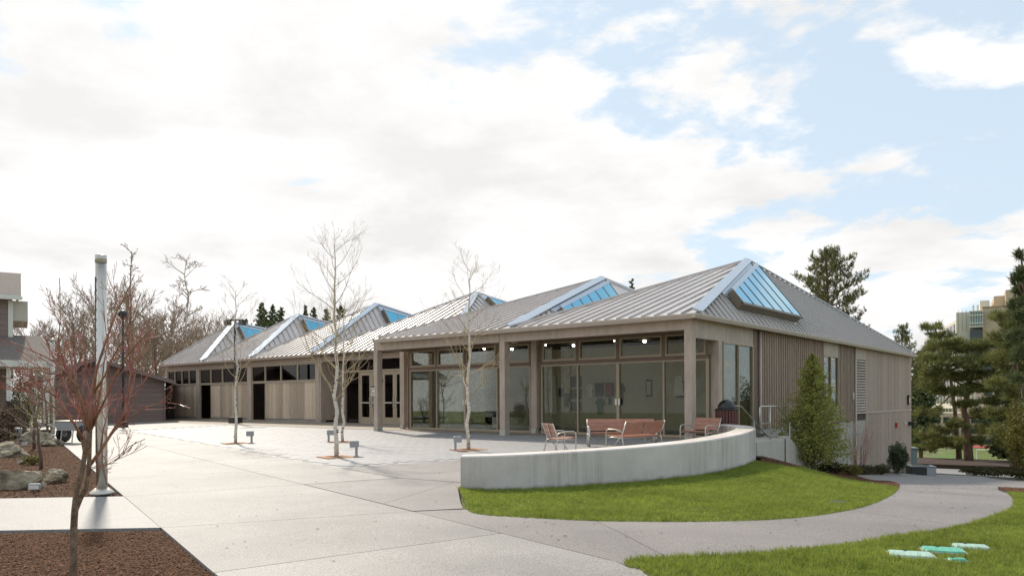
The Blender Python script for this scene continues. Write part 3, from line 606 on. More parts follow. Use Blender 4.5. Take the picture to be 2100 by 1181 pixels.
# glazed gallery front
def glazing(xs, y, z0, z1, mat, handle=None, fr=.05, name='window'):
    wn = bx(name, mt['trim'], xs[0], y-.05, z1-fr, xs[-1], y+.05, z1)
    bx('sill', mt['trim'], xs[0], y-.06, z0, xs[-1], y+.05, z0+fr+.02, wn)
    for i, x in enumerate(xs):
        h = fr/2 if 0 < i < len(xs)-1 else fr
        xa = x if i == 0 else (x-fr if i == len(xs)-1 else x-fr/2)
        if handle is not None and i == handle: bx('mullion', mt['trim'], x-.05, y-.062, z0+fr+.021, x+.05, y+.05, z1-fr-.001, wn)
        else: bx('mullion', mt['trim'], xa, y-.052, z0+fr+.021, xa+fr, y+.05, z1-fr-.001, wn)
        if i < len(xs)-1: bx('pane', mat, x+.03, y+.0, z0+fr, xs[i+1]-.03, y+.012, z1-fr+.01, wn)
    if handle is not None:
        x = xs[handle]
        for s in (-1, 1): bx('door_pull', mt['alu'], x+s*.055-.035, y-.085, 1.0, x+s*.055+.035, y-.0625, 1.2, wn)
    return wn
g2 = [-12.95,-11.44,-9.94,-8.36,-6.82]; g1 = [-6.36,-4.85,-3.3,-1.69,-.26]
for gx, hd in ((g2, 2), (g1, 2)):
    glazing(gx, 1.59, .035, 2.36, mt['glass'], hd)
    bx('transom_beam', mt['paint_dark'], gx[0],1.53,2.362,gx[-1],1.68,2.47)
    for i in range(4): glazing([gx[i]+.06, gx[i+1]-.06], 1.59, 2.475, 3.12, mt['glass'], None, .045)
    for i in range(5): bx('mullion_post', mt['paint_dark'], gx[i]-.058, 1.53, 2.472, gx[i]+.058, 1.68, 3.125)
    bx('transom_beam', mt['paint_dark'], gx[0],1.53,3.127,gx[-1],1.68,3.40)
# side wall
def sidewin(y0, ym, y1, z0, z1):
    wn = bx('window', mt['trim'], -.10,y0,z1-.05,.012,y1,z1); bx('sill', mt['trim'], -.10,y0,z0,.02,y1,z0+.05,wn)
    for y in (y0, ym-.02, y1-.045): bx('mullion', mt['trim'], -.10,y,z0+.051,.011,y+.045,z1-.051,wn)
    bx('pane', mt['glass'], -.05,y0+.03,z0+.04,-.04,ym-.01,z1-.04,wn); bx('pane', mt['glass'], -.05,ym+.01,z0+.04,-.04,y1-.03,z1-.04,wn)
sidewin(2.05,3.18,4.33,.02,2.872); bx('trim_post', mt['paint_dark'], -.2,4.332,-.2,.01,4.62,3.42)
def downspout(x, y, z0, z1): 
    d = MB().tube([(x,y,z1),(x,y,z0+.2),(x,y,z0)], .045, 10).build('downspout', mt['fascia'], B, True); return d
downspout(.06,4.76,-.6,3.37); downspout(.06,15.5,-1.85,3.37)
bx('foundation', mt['foundation'], -.25,4.63,-2.2,-.02,17.32,.19)
def battens(y0, y1, z0, z1, n):
    bx('siding_sheet', mt['siding'], -.2,y0,z0,-.012,y1,z1)
    for k in range(n):
        y = y0+.02+(y1-y0-.06)*k/(n-1); bx('batten', mt['siding'], -.0119,y,z0,.034,y+.055,z1-.001)
battens(4.80,11.28,.2,3.42,31); battens(13.25,15.36,.2,3.42,11)
sidewin(11.29,12.27,13.24,.8,2.87); bx('spandrel_board', mt['paint'], -.2,11.281,2.874,.006,13.249,3.42); bx('siding_sheet', mt['siding'], -.2,11.281,.2,.0,13.249,.798)
bx('spandrel_board', mt['paint'], -.2,15.63,2.875,.004,17.32,3.42)
lv = bx('louvre', mt['ceil'], -.2,15.64,.2,-.06,17.31,2.87)
for k in range(20):
    z = .50+k*.119; MB().ext([(-.06,15.65,z+.085),(.03,15.65,z),(.03,15.65,z+.022),(-.06,15.65,z+.107)], (0,1.65,0)).build('slat', mt['fascia'], lv)
y = 17.33; k = 0
while y < 26.25:
    y1 = min(y+.31, 26.3)
    bx('board', mt['siding'], -.2,y,.56,.0,y1-.012,3.42); bx('board', mt['siding'], -.2,y,-2.9,-.004,y1-.012,.5); y = y1
for yv in (19.2,21.4,23.3): bx('seam_trim', mt['fascia'], -.012,yv,-2.9,.016,yv+.035,3.41)
bx('belt_trim', mt['fascia'], -.2,17.33,.502,.026,26.3,.558)
bx('wall', mt['siding'], -38.2,26.1,-3,-.21,26.28,3.42); bx('wall', mt['siding'], -38.25,4.25,-.2,-38.1,26.09,3.42)
wl = bx('wall_lamp', mt['darkmetal'], .001,25.3,.82,.1,25.6,1.32); bx('lens', mt['white'], .1005,25.36,.88,.104,25.54,1.2, wl)
bx('alarm_bell', M('red_alarm', (.5,.02,.02), .4), .001,22.7,-.32,.08,22.95,-.08); bx('wall_lamp', mt['white'], .001,24.6,-.2,.08,24.75,-.08)
bx('wall_camera', mt['darkmetal'], .001,25.55,-.3,.3,25.75,-.1); bx('meter_box', mt['fascia'], .036,15.02,1.13,.09,15.2,1.42)
# street front of the back range: cedar panels, clerestory, tall glass doors
YW = 4.0
posts = [(-38.36,-38.1),(-34.47,-34.1),(-28.82,-28.42),(-22.52,-22.2)]
for a, b in posts: bx('post', mt['paint'], a,YW-.04,.0,b,YW+.2,3.1)
bx('beam', mt['paint'], -38.36,YW-.03,3.101,-13.1,YW+.2,3.42)
def cedar_panel(x0, x1, z0, z1):
    n = max(2, round((x1-x0)/.33)); wv = (x1-x0)/n
    for k in range(n): bx('board', mt['cedar'], x0+k*wv+.006,YW+random.uniform(-.012,.0),z0,x0+(k+1)*wv-.006,YW+.12,z1)
    bx('sill', mt['paint'], x0,YW-.05,z1+.001,x1,YW+.14,z1+.07); bx('plinth', mt['foundation'], x0,YW+.05,-.1,x1,YW+.16,z0-.002)
cedar_panel(-38.09,-34.48,.22,2.12); cedar_panel(-32.78,-28.83,.22,2.12); cedar_panel(-27.06,-22.53,.22,2.12)
for x0, x1 in ((-38.09,-34.48),(-34.08,-28.83),(-28.40,-22.53)):
    if x0 < -38: xs = np.linspace(x0,x1,5)
    elif x0 < -30: xs = [x0,-32.8,-31.5,-30.2,x1]
    else: xs = [x0,-27.08,-25.6,-24.1,x1]
    for i in range(4):
        f = bx('window', mt['trim'], xs[i],YW-.01,3.03,xs[i+1],YW+.1,3.1); bx('sill', mt['trim'], xs[i],YW-.01,2.2,xs[i+1],YW+.1,2.25,f)
        bx('mullion', mt['trim'], xs[i],YW-.012,2.251,xs[i]+.05,YW+.1,3.029,f); bx('mullion', mt['trim'], xs[i+1]-.05,YW-.012,2.251,xs[i+1]-.001,YW+.1,3.029,f)
        bx('pane', mt['dglass'], xs[i]+.04,YW+.04,2.24,xs[i+1]-.04,YW+.05,3.04,f)
for x0, x1 in ((-34.08,-32.80),(-28.40,-27.08)):
    d = bx('glass_door', mt['trim'], x0,YW-.01,2.12,x1,YW+.1,2.199); bx('threshold', mt['trim'], x0,YW-.01,.05,x1,YW+.1,.13,d)
    bx('door_frame', mt['trim'], x0,YW-.012,.131,x0+.07,YW+.1,2.119,d); bx('door_frame', mt['trim'], x1-.04,YW-.012,.131,x1,YW+.1,2.119,d); bx('pane', mt['dglass'], x0+.06,YW+.04,.12,x1-.03,YW+.05,2.13,d)
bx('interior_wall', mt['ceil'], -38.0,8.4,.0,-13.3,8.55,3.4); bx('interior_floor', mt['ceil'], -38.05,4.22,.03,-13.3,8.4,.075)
# recessed entrance
bx('return_wall', mt['paint'], -22.199,YW-.02,.18,-22.1,5.0,3.1); bx('plinth', mt['foundation'], -22.5,YW-.02,-.1,-22.12,4.3,.178)
for k in range(6): bx('board', mt['siding'], -22.09+k*.27,4.9,.09,-22.09+k*.27+.262,5.0,3.1)
bx('post', mt['paint_dark'], -20.47,4.2,.0,-20.36,4.4,3.1)
def door_leaf(x0, x1, y, hinge):
    d = bx('door', mt['trim'], x0,y-.03,2.36,x1,y+.03,2.52); bx('door_rail', mt['trim'], x0,y-.03,.10,x1,y+.03,.38,d)
    for a in (x0, x1-.13): bx('door_stile', mt['trim'], a,y-.03,.381,a+.13,y+.03,2.359,d)
    bx('pane', mt['dglass'], x0+.12,y,.37,x1-.12,y+.01,2.37,d); bx('push_bar', mt['alu'], x0+.1,y-.10,1.03,x1-.1,y-.05,1.10,d)
    hx = x1-.065 if hinge == 'l' else x0+.065
    bx('lever_plate', mt['alu'], hx-.04,y-.06,.86,hx+.04,y-.031,1.32,d); bx('kick_strip', mt['white'], x0+.01,y-.034,.07,x1-.01,y+.03,.098,d)
    bx('hinge', mt['darkmetal'], (x0 if hinge == 'l' else x1-.02),y-.045,2.0,(x0+.02 if hinge == 'l' else x1),y-.031,2.14,d)
YD = 4.25
for x0 in (-19.34,-17.68):
    door_leaf(x0,x0+.82,YD,'l'); door_leaf(x0+.825,x0+1.645,YD,'r')
bx('door_frame', mt['trim'], -20.35,YD-.05,2.53,-15.9,YD+.05,2.62); bx('door_frame', mt['trim'], -16.02,YD-.05,.08,-15.9,YD+.05,2.529); bx('door_frame', mt['trim'], -19.42,YD-.05,.08,-19.35,YD+.05,2.529)
bx('pane', mt['dglass'], -20.35,YD,.1,-19.43,YD+.012,2.53); bx('pane', mt['dglass'], -20.35,YD,2.62,-16.0,YD+.012,3.1)
bx('door_frame', mt['trim'], -16.06,YD-.05,2.621,-15.98,YD+.05,3.1); bx('wall', mt['paint_dark'], -15.89,YD-.02,.05,-13.1,YD+.1,3.1)
bx('wall', mt['paint_dark'], -13.2,1.66,.04,-13.0,4.2,3.38)
# gallery room
mt['lamp'] = M('lit_track_lamp', (.9,.88,.8), .5); mt['lamp'].node_tree.nodes['Principled BSDF'].inputs['Emission Color'].default_value = (1,.9,.72,1); mt['lamp'].node_tree.nodes['Principled BSDF'].inputs['Emission Strength'].default_value = 22.
bx('interior_floor', mt['floorin'], -13.0,1.65,-.1,-.21,7.0,.04); bx('interior_wall', mt['cleangrey'], -13.0,7.0,.0,-.21,7.15,3.4); bx('interior_ceiling', mt['ceil'], -13.0,1.69,3.3,-.21,7.0,3.36)
bx('interior_wall', mt['cleangrey'], -12.95,3.4,.041,-11.9,3.5,2.9)
bx('interior_wall', mt['cleangrey'], -.36,4.7,.041,-.22,6.99,3.29)
for k in range(4):
    for q in range(3): MB().box(-11.6+k*3.1+q*.55,2.7+q*1.1,3.22,-11.52+k*3.1+q*.55,2.77+q*1.1,3.298).build('track_lamp', mt['lamp'], B)

# things in the gallery
def onwall(px0, py0, px1, py1, y=6.98):
    a = aty(px0, py0, y); b = aty(px1, py1, y); return a[0], b[0], max(a[2], b[2]), min(a[2], b[2])
pics = [(1325,778,1337,813,'tall black framed print near the right door handle'),(1388,781,1405,815,'framed drawing behind the corner column, left of it'),
        (1158,821,1166,834,'small black print, upper left of the left cluster'),(1146,796,1156,813,'small black print at the left end of the cluster'),(1158,806,1168,824,'small black print, lower left of the cluster'),
        (1172,772,1193,793,'black print at the top of the stacked trio'),(1172,798,1193,818,'black print in the middle of the stacked trio'),(1172,823,1193,843,'black print at the bottom of the stacked trio'),
        (1221,785,1238,813,'black poster hanging directly above the green t-shirt'),(1242,785,1259,813,'dark red poster beside the black poster'),(1248,815,1254,829,'smallest dark print under the dark red poster')]
for a, b, c_, d_, lab in pics:
    x0, x1, z1, z0 = onwall(a, b, c_, d_); t = thing('framed_picture', lab, 'picture', ((x0+x1)/2,6.98,z0), 0, 'prints on the gallery wall')
    w2 = abs(x1-x0)/2; MB().box(-w2,-.03,0,w2,.015,z1-z0).build('frame', mt['ink'], t)
    if a in (1325,1388,1242): MB().box(-w2*.72,-.034,(z1-z0)*.12,w2*.72,-.0302,(z1-z0)*.88).build('print', mt['paper'] if a != 1242 else mt['redink'], t)
def shirt(px0, py0, px1, py1, mat, label, long=False):
    x0, x1, z1, z0 = onwall(px0, py0, px1, py1, 6.9); w2 = abs(x1-x0)/2; h = z1-z0; s = .42 if not long else .2
    pts = [(-w2*.55,0),(w2*.55,0),(w2*.6,h*.62),(w2*.98,h*.58),(w2,h*.72),(w2*.5,h*.97),(w2*.2,h),(0,h*.94),(-w2*.2,h),(-w2*.5,h*.97),(-w2,h*.72),(-w2*.98,h*.58),(-w2*.6,h*.62)]
    if long: pts = [(-w2,0),(-w2*.3,h*.05),(0,0),(w2*.4,h*.06),(w2,h*.02),(w2*.75,h*.5),(w2*.6,h*.95),(w2*.2,h),(-w2*.2,h),(-w2*.6,h*.95),(-w2*.8,h*.5)]
    o = MB().ext([(a, .02, b) for a, b in pts], (0,.05,0)).build('shirt' if not long else 'hanging_cloth', mat, None, loc=((x0+x1)/2,6.9,z0)); o['label'] = label; o['category'] = 'shirt' if not long else 'cloth'
shirt(1220,816,1239,848,mt['greencloth'],'dark green t-shirt hung on the gallery wall'); shirt(1201,786,1217,814,mt['white'],'white printed t-shirt hung on the gallery wall'); shirt(1262,785,1280,830,mt['ink'],'black t-shirt hung behind the door handles')
shirt(1127,770,1142,853,mt['white'],'long white cloth hanging inside the gallery left of the prints',True); shirt(1380,770,1402,812,mt['white'],'short white cloth hanging inside behind the corner column',True)
for i, (a, b, c_, d_, lab) in enumerate([(969,780,989,808,'striped flag print with blue corner, left one of the pair'),(992,799,1011,821,'striped flag print with blue corner, right one of the pair')]):
    x0, x1, z1, z0 = onwall(a, b, c_, d_); t = thing('flag_print', lab, 'print', (x0,6.98,z0), 0, 'striped flag prints'); W_, H_ = x1-x0, z1-z0
    MB().box(0,-.02,0,W_,.01,H_).build('sheet', mt['paper'], t)
    for k in range(5): MB().box(0,-.024,H_*(.03+.2*k),W_,-.0202,H_*(.13+.2*k)).build('stripe', mt['redink'], t)
    MB().box(0,-.028,H_*.5,W_*.42,-.0242,H_).build('corner_field', mt['blueink'], t)
def pedestal(px, py0, wpx, hpx, y, label):
    a = aty(px, py0, y); wd = wpx/FPX*abs((a-CAM)@FW)
    o = MB().cbox(-wd/2,-wd/2,0,wd/2,wd/2,a[2]-.04,.006).build('pedestal', mt['white'], None, loc=(a[0],y,.04)); o['label'] = label; o['category'] = 'pedestal'; o['group'] = 'pedestals in the gallery'; return a, wd
p1, w1 = pedestal(917,828,18,0,3.2,'tall white pedestal carrying a clear sculpture'); pedestal(937,835,15,0,3.6,'white pedestal just right of the one with the sculpture'); p3, w3 = pedestal(1040,855,44,0,4.2,'low wide white pedestal behind the middle column')
mb = MB(); mb.lathe([(.10,0),(.13,.05),(.09,.12),(.13,.2),(.05,.24)], 7, (0,0,0)); o = mb.build('sculpture', mt['paper'], None, loc=(p1[0],3.2,p1[2])); o['label'] = 'small pale faceted sculpture on the tall pedestal'; o['category'] = 'sculpture'
mb = MB(); mb.lathe([(.22,0),(.30,.05),(.18,.12),(.10,.22),(.04,.28)], 8); o = mb.build('sculpture', mt['brownslat'], None, loc=(p3[0],4.2,p3[2])); o['label'] = 'dark brown sculpture on the low wide pedestal'; o['category'] = 'sculpture'
a = aty(876,876,2.3); o = MB().lathe([(.15,0),(.19,.42),(.2,.42),(.2,.45),(.17,.45),(.14,.03)], 16).build('waste_basket', mt['brownslat'], None, True, loc=(a[0],2.3,.04)); o['label'] = 'dark brown waste basket inside the leftmost gallery pane'; o['category'] = 'basket'
# sign on the column
t = thing('sign', 'small white board with a letter C strapped to the entrance column', 'sign', (-13.345,.02,1.36))
MB().box(-.10,-.035,0,.10,.0,.36).build('board', mt['white'], t); MB().box(-.10,-.037,.31,.10,-.0352,.36).build('header_band', mt['darkmetal'], t); MB().tube([(-.1,.01,.2),(.02,.01,.2)], .012, 6).build('strap', mt['trim'], t)
def letter(ch, size, loc, rot, mat, parent):
    cu = bpy.data.curves.new('letter', 'FONT'); cu.body = ch; cu.size = size; cu.extrude = .002; cu.align_x = 'CENTER'
    tmp = bpy.data.objects.new('letter_tmp', cu); COL.objects.link(tmp); dg = bpy.context.evaluated_depsgraph_get(); me = bpy.data.meshes.new_from_object(tmp.evaluated_get(dg))
    bpy.data.objects.remove(tmp); o = obj('letter', me, mat, parent, loc); o.rotation_euler = rot; return o
letter('C', .26, (0,-.0385,.09), (math.pi/2,0,0), mt['ink'], t); 
for k in range(3): MB().box(-.055,-.0375,.03+k*.017,.055-.02*(k%2),-.0352,.038+k*.017).build('text_line', mt['ink'], t)

# ================================================================== seats
def bench(name, label, cat, loc, rz, wd, sh=.43, flat=False):
    t = thing(name, label, cat, loc, rz, 'hardwood seats behind the curved wall')          # faces local -Y
    for k in range(4):
        y = -.24+k*.125; z = sh+(.012 if k == 0 else 0)-k*.008
        MB().cbox(-wd/2,y,z,wd/2,y+.112,z+.035,.005).build('seat_slat', mt['bench'], t)
    t.scale = (.9,.9,.80); th = math.radians(17)
    for k in range(3):
        s0 = .06+k*.135; a = (0,.25+math.sin(th)*s0,sh+.02+math.cos(th)*s0); b = (0,.25+math.sin(th)*(s0+.125),sh+.02+math.cos(th)*(s0+.125))
        n = np.array([0,math.cos(th),-math.sin(th)]); p = [np.array(a),np.array(b),np.array(b)+n*.032,np.array(a)+n*.032]
        MB().ext([(-wd/2,q[1],q[2]) for q in p], (wd,0,0)).build('back_slat', mt['bench'], t)
    for s in (-1, 1):
        x = s*(wd/2+.012)
        if flat:
            mb = MB(); mb.box(x-.03,-.25,0,x+.03,-.17,sh+.22); mb.box(x-.03,-.17,sh-.06,x+.03,.3,sh-.01); mb.beam((x,.28,0),(x,.3,sh),.06,.05,(0,1,0)); mb.beam((x,.28,sh),(x,.43,sh+.45),.05,.03,(0,1,0)); mb.box(x-.03,-.25,sh+.2,x+.03,.3,sh+.225)
        else:
            mb = MB(); r = .016
            mb.tube([(x,-.24,0),(x,-.25,sh*.6),(x,-.25,sh+.12),(x,-.225,sh+.2),(x,-.17,sh+.225),(x,.05,sh+.225),(x,.22,sh+.18),(x,.31,sh+.13)], r, 7)
            mb.tube([(x,.38,0),(x,.30,sh*.75),(x,.275,sh+.05),(x,.42,sh+.46)], r, 7); mb.tube([(x,-.24,sh-.03),(x,.0,sh-.01),(x,.28,sh-.04)], r, 7)
            mb.tube([(x,-.05,0.02),(x,.05,sh*.5),(x,.2,sh-.04)], r*.8, 6)
        mb.build('side_frame', mt['alu'], t, True)
    MB().tube([(-wd/2,.2,sh-.045),(wd/2,.2,sh-.045)], .014, 6).build('cross_bar', mt['alu'], t)
    for q in ((-.0,),): MB().beam((0,.315,sh+.06),(0,.43,sh+.43),.03,.012,(0,1,0)).build('back_strap', mt['alu'], t)
    return t
def onp(x, y): return (x, y, float(Pz(y)))
bench('armchair', 'single slatted seat at the left end, its sunlit back towards the lawn', 'chair', onp(-1.25,-4.35), math.radians(151), .66)
bench('bench', 'long slatted bench nearer the wall with its back to the lawn', 'bench', onp(-.22,-2.75), math.radians(-96), 1.75)
bench('bench', 'long slatted bench with flat steel ends facing the lawn', 'bench', onp(-.98,-2.05), math.radians(38), 1.9, .43, True)
bench('armchair', 'single slatted seat at the right end in front of the corner column', 'chair', onp(.60,-.85), math.radians(-16), .92)

# ================================================================== litter bins
def bin_(label, loc, slat, r=.29, h=.86, n=22, lid=True):
    t = thing('litter_bin', label, 'bin', loc, 0, 'slatted litter bins')
    MB().lathe([(r-.05,0),(r-.05,h)], 20).build('liner', mt['black'], t, True)
    sh = None
    for k in range(n):
        a = 2*math.pi*k/n
        if sh is None: o = MB().cbox(-.034,-.012,.03,.034,.012,h,.004).build('slat', slat, t); sh = o.data
        else: o = obj('slat', sh, None, t)
        o.location = (r*math.cos(a), r*math.sin(a), 0); o.rotation_euler = (0,0,a+math.pi/2)
    MB().lathe([(r+.02,h),(r+.025,h+.02),(r+.02,h+.04),(r-.04,h+.045)], 26).build('rim', mt['black'], t, True)
    if lid: MB().lathe([(r-.05,h+.04)]+[((r-.045)*math.cos(q),h+.05+.24*math.sin(q)) for q in np.linspace(0,1.5,9)], 26).build('dome_lid', mt['black'], t, True)
    return t
bin_('dark red slatted bin with a black dome lid beside the corner column', onp(.72,.62), mt['redslat'])
p = gp(346,858); bin_('dark brown slatted bin with a dome lid at the corner of the shed', p, mt['brownslat'], .29)
p = at(36,878,30.6); bin_('large dark brown slatted bin without lid on the house porch', (p[0],p[1],.09), mt['brownslat'], .40, 1.08, 26, False)

# ================================================================== light columns, lamp posts, path lights
def light_column(label, base, h, r):
    t = thing('light_column', label, 'light column', base, 0, 'stainless light columns')
    MB().tube([(0,0,.02),(0,0,h)], r, 28).build('shaft', mt['steel'], t, True)
    MB().lathe([(r+.10,0),(r+.10,.035),(r+.07,.06),(r+.02,.10),(r+.002,.10)], 28).build('base_flange', mt['alu'], t, True)
    MB().lathe([(r+.003,h-.12),(r+.003,h),(r-.02,h+.012)], 28).build('cap', mt['alu'], t, True)
    va = math.atan2(CAM[1]-base[1], CAM[0]-base[0]); 
    for da, nm, mm, wd in ((.35,'lens_strip',mt['white'],.03),(-1.35,'dark_slot',mt['darkmetal'],.05)):
        a = va+da; MB().beam((math.cos(a)*r,math.sin(a)*r,.5),(math.cos(a)*r,math.sin(a)*r,h-.35),wd*.6,.008,(math.cos(a),math.sin(a),0)).build(nm, mm, t)
    for k in range(16):
        a = va-1.15; z = 1.0+k*.16; MB().box(-.012,-.012,z,.012,.012,z+.05).build('vent_slot', mt['darkmetal'], t, loc=(math.cos(a)*(r-.008),math.sin(a)*(r-.008),0))
light_column('tall stainless light column in the mulch bed beside the sidewalk', gp(209,1013), 3.82, .083)
light_column('farther stainless light column beside the porch', gp(108,894), 3.80, .083)
p = gp(253,876); t = thing('lamp_post', 'slim dark lamp post with a round head in front of the shed', 'lamp post', p)
MB().tube([(0,0,.25),(0,0,5.25)], [.06,.05], 12).build('pole', mt['darkmetal'], t, True); MB().cbox(-.17,-.17,0,.17,.17,.25,.02).build('base', mt['darkmetal'], t)
MB().lathe([(.05,5.2),(.14,5.24),(.21,5.34),(.22,5.44),(.16,5.55),(.05,5.6)], 18).build('head', mt['darkmetal'], t, True)
p = gp(483,867); t = thing('lamp_post', 'dark post with two floodlights behind the leftmost birch', 'lamp post', p)
MB().tube([(0,0,.3),(0,0,5.35)], [.075,.06], 12).build('pole', mt['darkmetal'], t, True); MB().cbox(-.26,-.26,0,.26,.26,.3,.02).build('base', mt['darkmetal'], t); MB().beam((-.45*RT[0],-.45*RT[1],5.3),(.45*RT[0],.45*RT[1],5.3),.06,.06).build('cross_arm', mt['darkmetal'], t)
for s in (-1, 1):
    f = MB().box(-.15,-.13,5.03,.15,.13,5.27).build('floodlight', mt['darkmetal'], t, loc=(s*.38*RT[0],s*.38*RT[1],0))
    for k in range(5): MB().box(-.14+k*.065,-.145,5.05,-.12+k*.065,-.131,5.25).build('cooling_fin', mt['greybox'], f)
def path_light(label, px, py, head_dx):
    b = gp(px, py); t = thing('path_light', label, 'path light', b, YAW-math.pi/2, 'path lights beside the birches')
    MB().cbox(-.028,-.028,0,.028,.028,.3,.006).build('post', mt['greybox'], t)
    h = MB().cbox(head_dx-.10,-.07,.22,head_dx+.10,.08,.37,.012).build('head', mt['greybox'], t); MB().box(head_dx-.08,-.06,.212,head_dx+.08,.06,.2195).build('lens', mt['white'], h)
    MB().cbox(-.06,-.06,0,.06,.06,.012,.004).build('base_plate', mt['greybox'], t)
path_light('small grey path light right of the leftmost birch', 516,908,-.05); path_light('small grey path light left of the twin birches', 674,906,.06)
path_light('small grey path light right of the nearest birch', 731,935,-.05); path_light('small grey path light left of the birch by the wall', 934,924,.06)

# ================================================================== birches
RMIN = .002
def limb(mb, p, d, length, r, lvl, maxl, rnd, kids, spread, up=.12, wig=.12, n=5, taper=.25, seg=None):
    seg = seg or (6 if lvl == 0 else 4); pts = [Vector(p)]; dd = Vector(d).normalized(); rad = [r]
    for i in range(seg):
        dd = (dd+Vector((rnd.gauss(0,wig),rnd.gauss(0,wig),rnd.gauss(0,wig)*.6+up*(1 if lvl else 0)))).normalized()
        pts.append(pts[-1]+dd*(length/seg)); rad.append(max(RMIN, r*(1-(1-taper)*(i+1)/seg)))
    mb.tube(pts, rad, max(3, n-lvl), lvl == 0)
    if lvl < maxl:
        for k in range(kids[lvl]):
            f = rnd.uniform(.28,.97); i = min(seg-1, int(f*seg)); q = pts[i].lerp(pts[i+1], f*seg-i)
            ax = (pts[i+1]-pts[i]).normalized(); o = ax.orthogonal().normalized(); o.rotate(Matrix.Rotation(rnd.uniform(0,6.283), 3, ax))
            nd = ax*math.cos(spread)+o*math.sin(spread); limb(mb, q, nd, length*rnd.uniform(.35,.6)*(1.1-.4*f), rad[i]*rnd.uniform(.45,.65), lvl+1, maxl, rnd, kids, spread*rnd.uniform(.85,1.1), up, wig*1.15, n, taper)
    return pts, rad
def birch(label, base, h, r, seed, h0, nb, blen, lean=(0,0)):
    rnd = random.Random(seed); t = thing('birch_tree', label, 'tree', base, 0, 'young birches on the plaza'); tr = MB(); pts = []; rad = []; n = 14
    for i in range(n+1):
        f = i/n; pts.append((lean[0]*f+rnd.gauss(0,.025)*(i > 0), lean[1]*f+rnd.gauss(0,.025)*(i > 0), h*f)); rad.append(r*(1-f)**.8+.006)
    pts[0] = (0,0,-.05); rad[0] = r*1.15; tr.tube(pts, rad, 10); trunk = tr.build('trunk', mt['bark_birch'], t, True)
    kn = MB()
    for k in range(14):
        z = rnd.uniform(.1, h0*1.6); f = z/h; i = int(f*n); a = rnd.uniform(0,6.28); rr = rad[i]; kn.lathe([(.028,-.012),(.036,0),(.02,.014)], 6, (pts[i][0]+math.cos(a)*rr*.75, pts[i][1]+math.sin(a)*rr*.75, z))
    kn.build('bark_knots', mt['darkmetal'], trunk)
    cr = MB()
    for k in range(nb):
        f = h0/h+(1-h0/h)*((k+rnd.random())/nb)**.9; f = min(f, .97); i = int(f*n); q = Vector(pts[i]).lerp(Vector(pts[min(i+1,n)]), f*n-i)
        a = k*2.4+rnd.uniform(-.4,.4); el = rnd.uniform(.45,.85); d = (math.cos(a)*math.cos(el), math.sin(a)*math.cos(el), math.sin(el))
        L_b = blen*(1.05-.65*(f-h0/h)/(1-h0/h))*rnd.uniform(.7,1.1); limb(cr, q, d, L_b, max(.008,rad[i]*.42), 1, 3, rnd, (0,5,4), .62, .10, .13, 6, .2, 5)
    cr.build('crown', mt['twig_birch'], t); return t
def grate(label, base, s):
    t = thing('tree_grate', label, 'tree grate', base, math.radians(-14), 'tree grates'); sl = .021
    for k in range(4):
        q = MB(); z = .006
        if k < 2: y = (-s if k == 0 else s-.10); q.box(-s,y,z-.02,s,y+.10,z+.008)
        else: x = (-s if k == 2 else s-.10); q.box(x,-s+.101,z-.02,x+.10,s-.101,z+.0075)
        q.build('edge_bar', mt['grate'], t)
    for k in range(9):
        x = -s+.11+k*(2*s-.26)/8.2
        for y0, y1 in ((-s+.103,-.16),(.16,s-.103)): MB().box(x,y0,-.014,x+.045,y1,.012).build('slat', mt['grate'], t)
for i, (px, py, top, r, seed, nb, bl, lab, gl) in enumerate([(483,909,592,.042,4,18,1.6,'leftmost young birch in front of the double floodlight post','rusty grate around the leftmost birch'),
        (690,937,496,.047,11,23,2.15,'nearest and tallest birch with a speckled white trunk','rusty grate around the nearest birch'),
        (703,906,622,.04,21,18,1.75,'birch standing close behind the tallest one','rusty grate around the birch behind the tallest one'),
        (961,922,548,.044,33,21,1.85,'rightmost birch in front of the gallery glass','rusty grate around the birch in front of the gallery')]):
    b = gp(px, py); dep = (b-CAM)@FW; h = (py-top)/FPX*dep
    birch(lab, b, h, r, seed, 1.15 if i else 1.5, nb, bl, (RT[0]*(-.12 if i == 1 else .05), RT[1]*.05)); grate(gl, b, .36)
    so = drape('tree_pit', [(b[0]-.3,b[1]-.3),(b[0]+.3,b[1]-.3),(b[0]+.3,b[1]+.3),(b[0]-.3,b[1]+.3)], mt['chip'], PF, .004, .02, .6); so['kind'] = 'structure'

# ================================================================== red maple in the near bed
rnd = random.Random(77); t = thing('maple_tree', 'bare red barked maple with many upright stems at the lower left', 'tree', (*gp(150,1193)[:2], float(gp(150,1193)[2])-.05)); base = Vector(t.location)
MD = (gp(150,1193)-CAM)@FW
def mpath(pts, dd0, dd1):
    k = len(pts); return [Vector(at(p[0], p[1], MD+dd0+(dd1-dd0)*i/(k-1)))-base for i, p in enumerate(pts)]
tr = MB(); tr.tube([Vector((0,0,-.1))]+mpath([(150,1150),(151,1100),(154,1035)],0,0), [.034,.031,.029,.025], 10)
tr.tube(mpath([(151,1085),(153,1047),(157,1005),(168,968),(173,938),(178,905),(183,880)],0,-.05), [.027,.026,.023,.021,.02,.02,.019], 9); tr.tube(mpath([(151.5,1085),(155,1045),(166,1020),(177,1000),(182,970),(183,945),(184,905),(185,880)],0,.06), [.026,.024,.02,.019,.018,.018,.018,.018], 9)
tr.build('trunk', mt['bark_maple_old'], t, True)
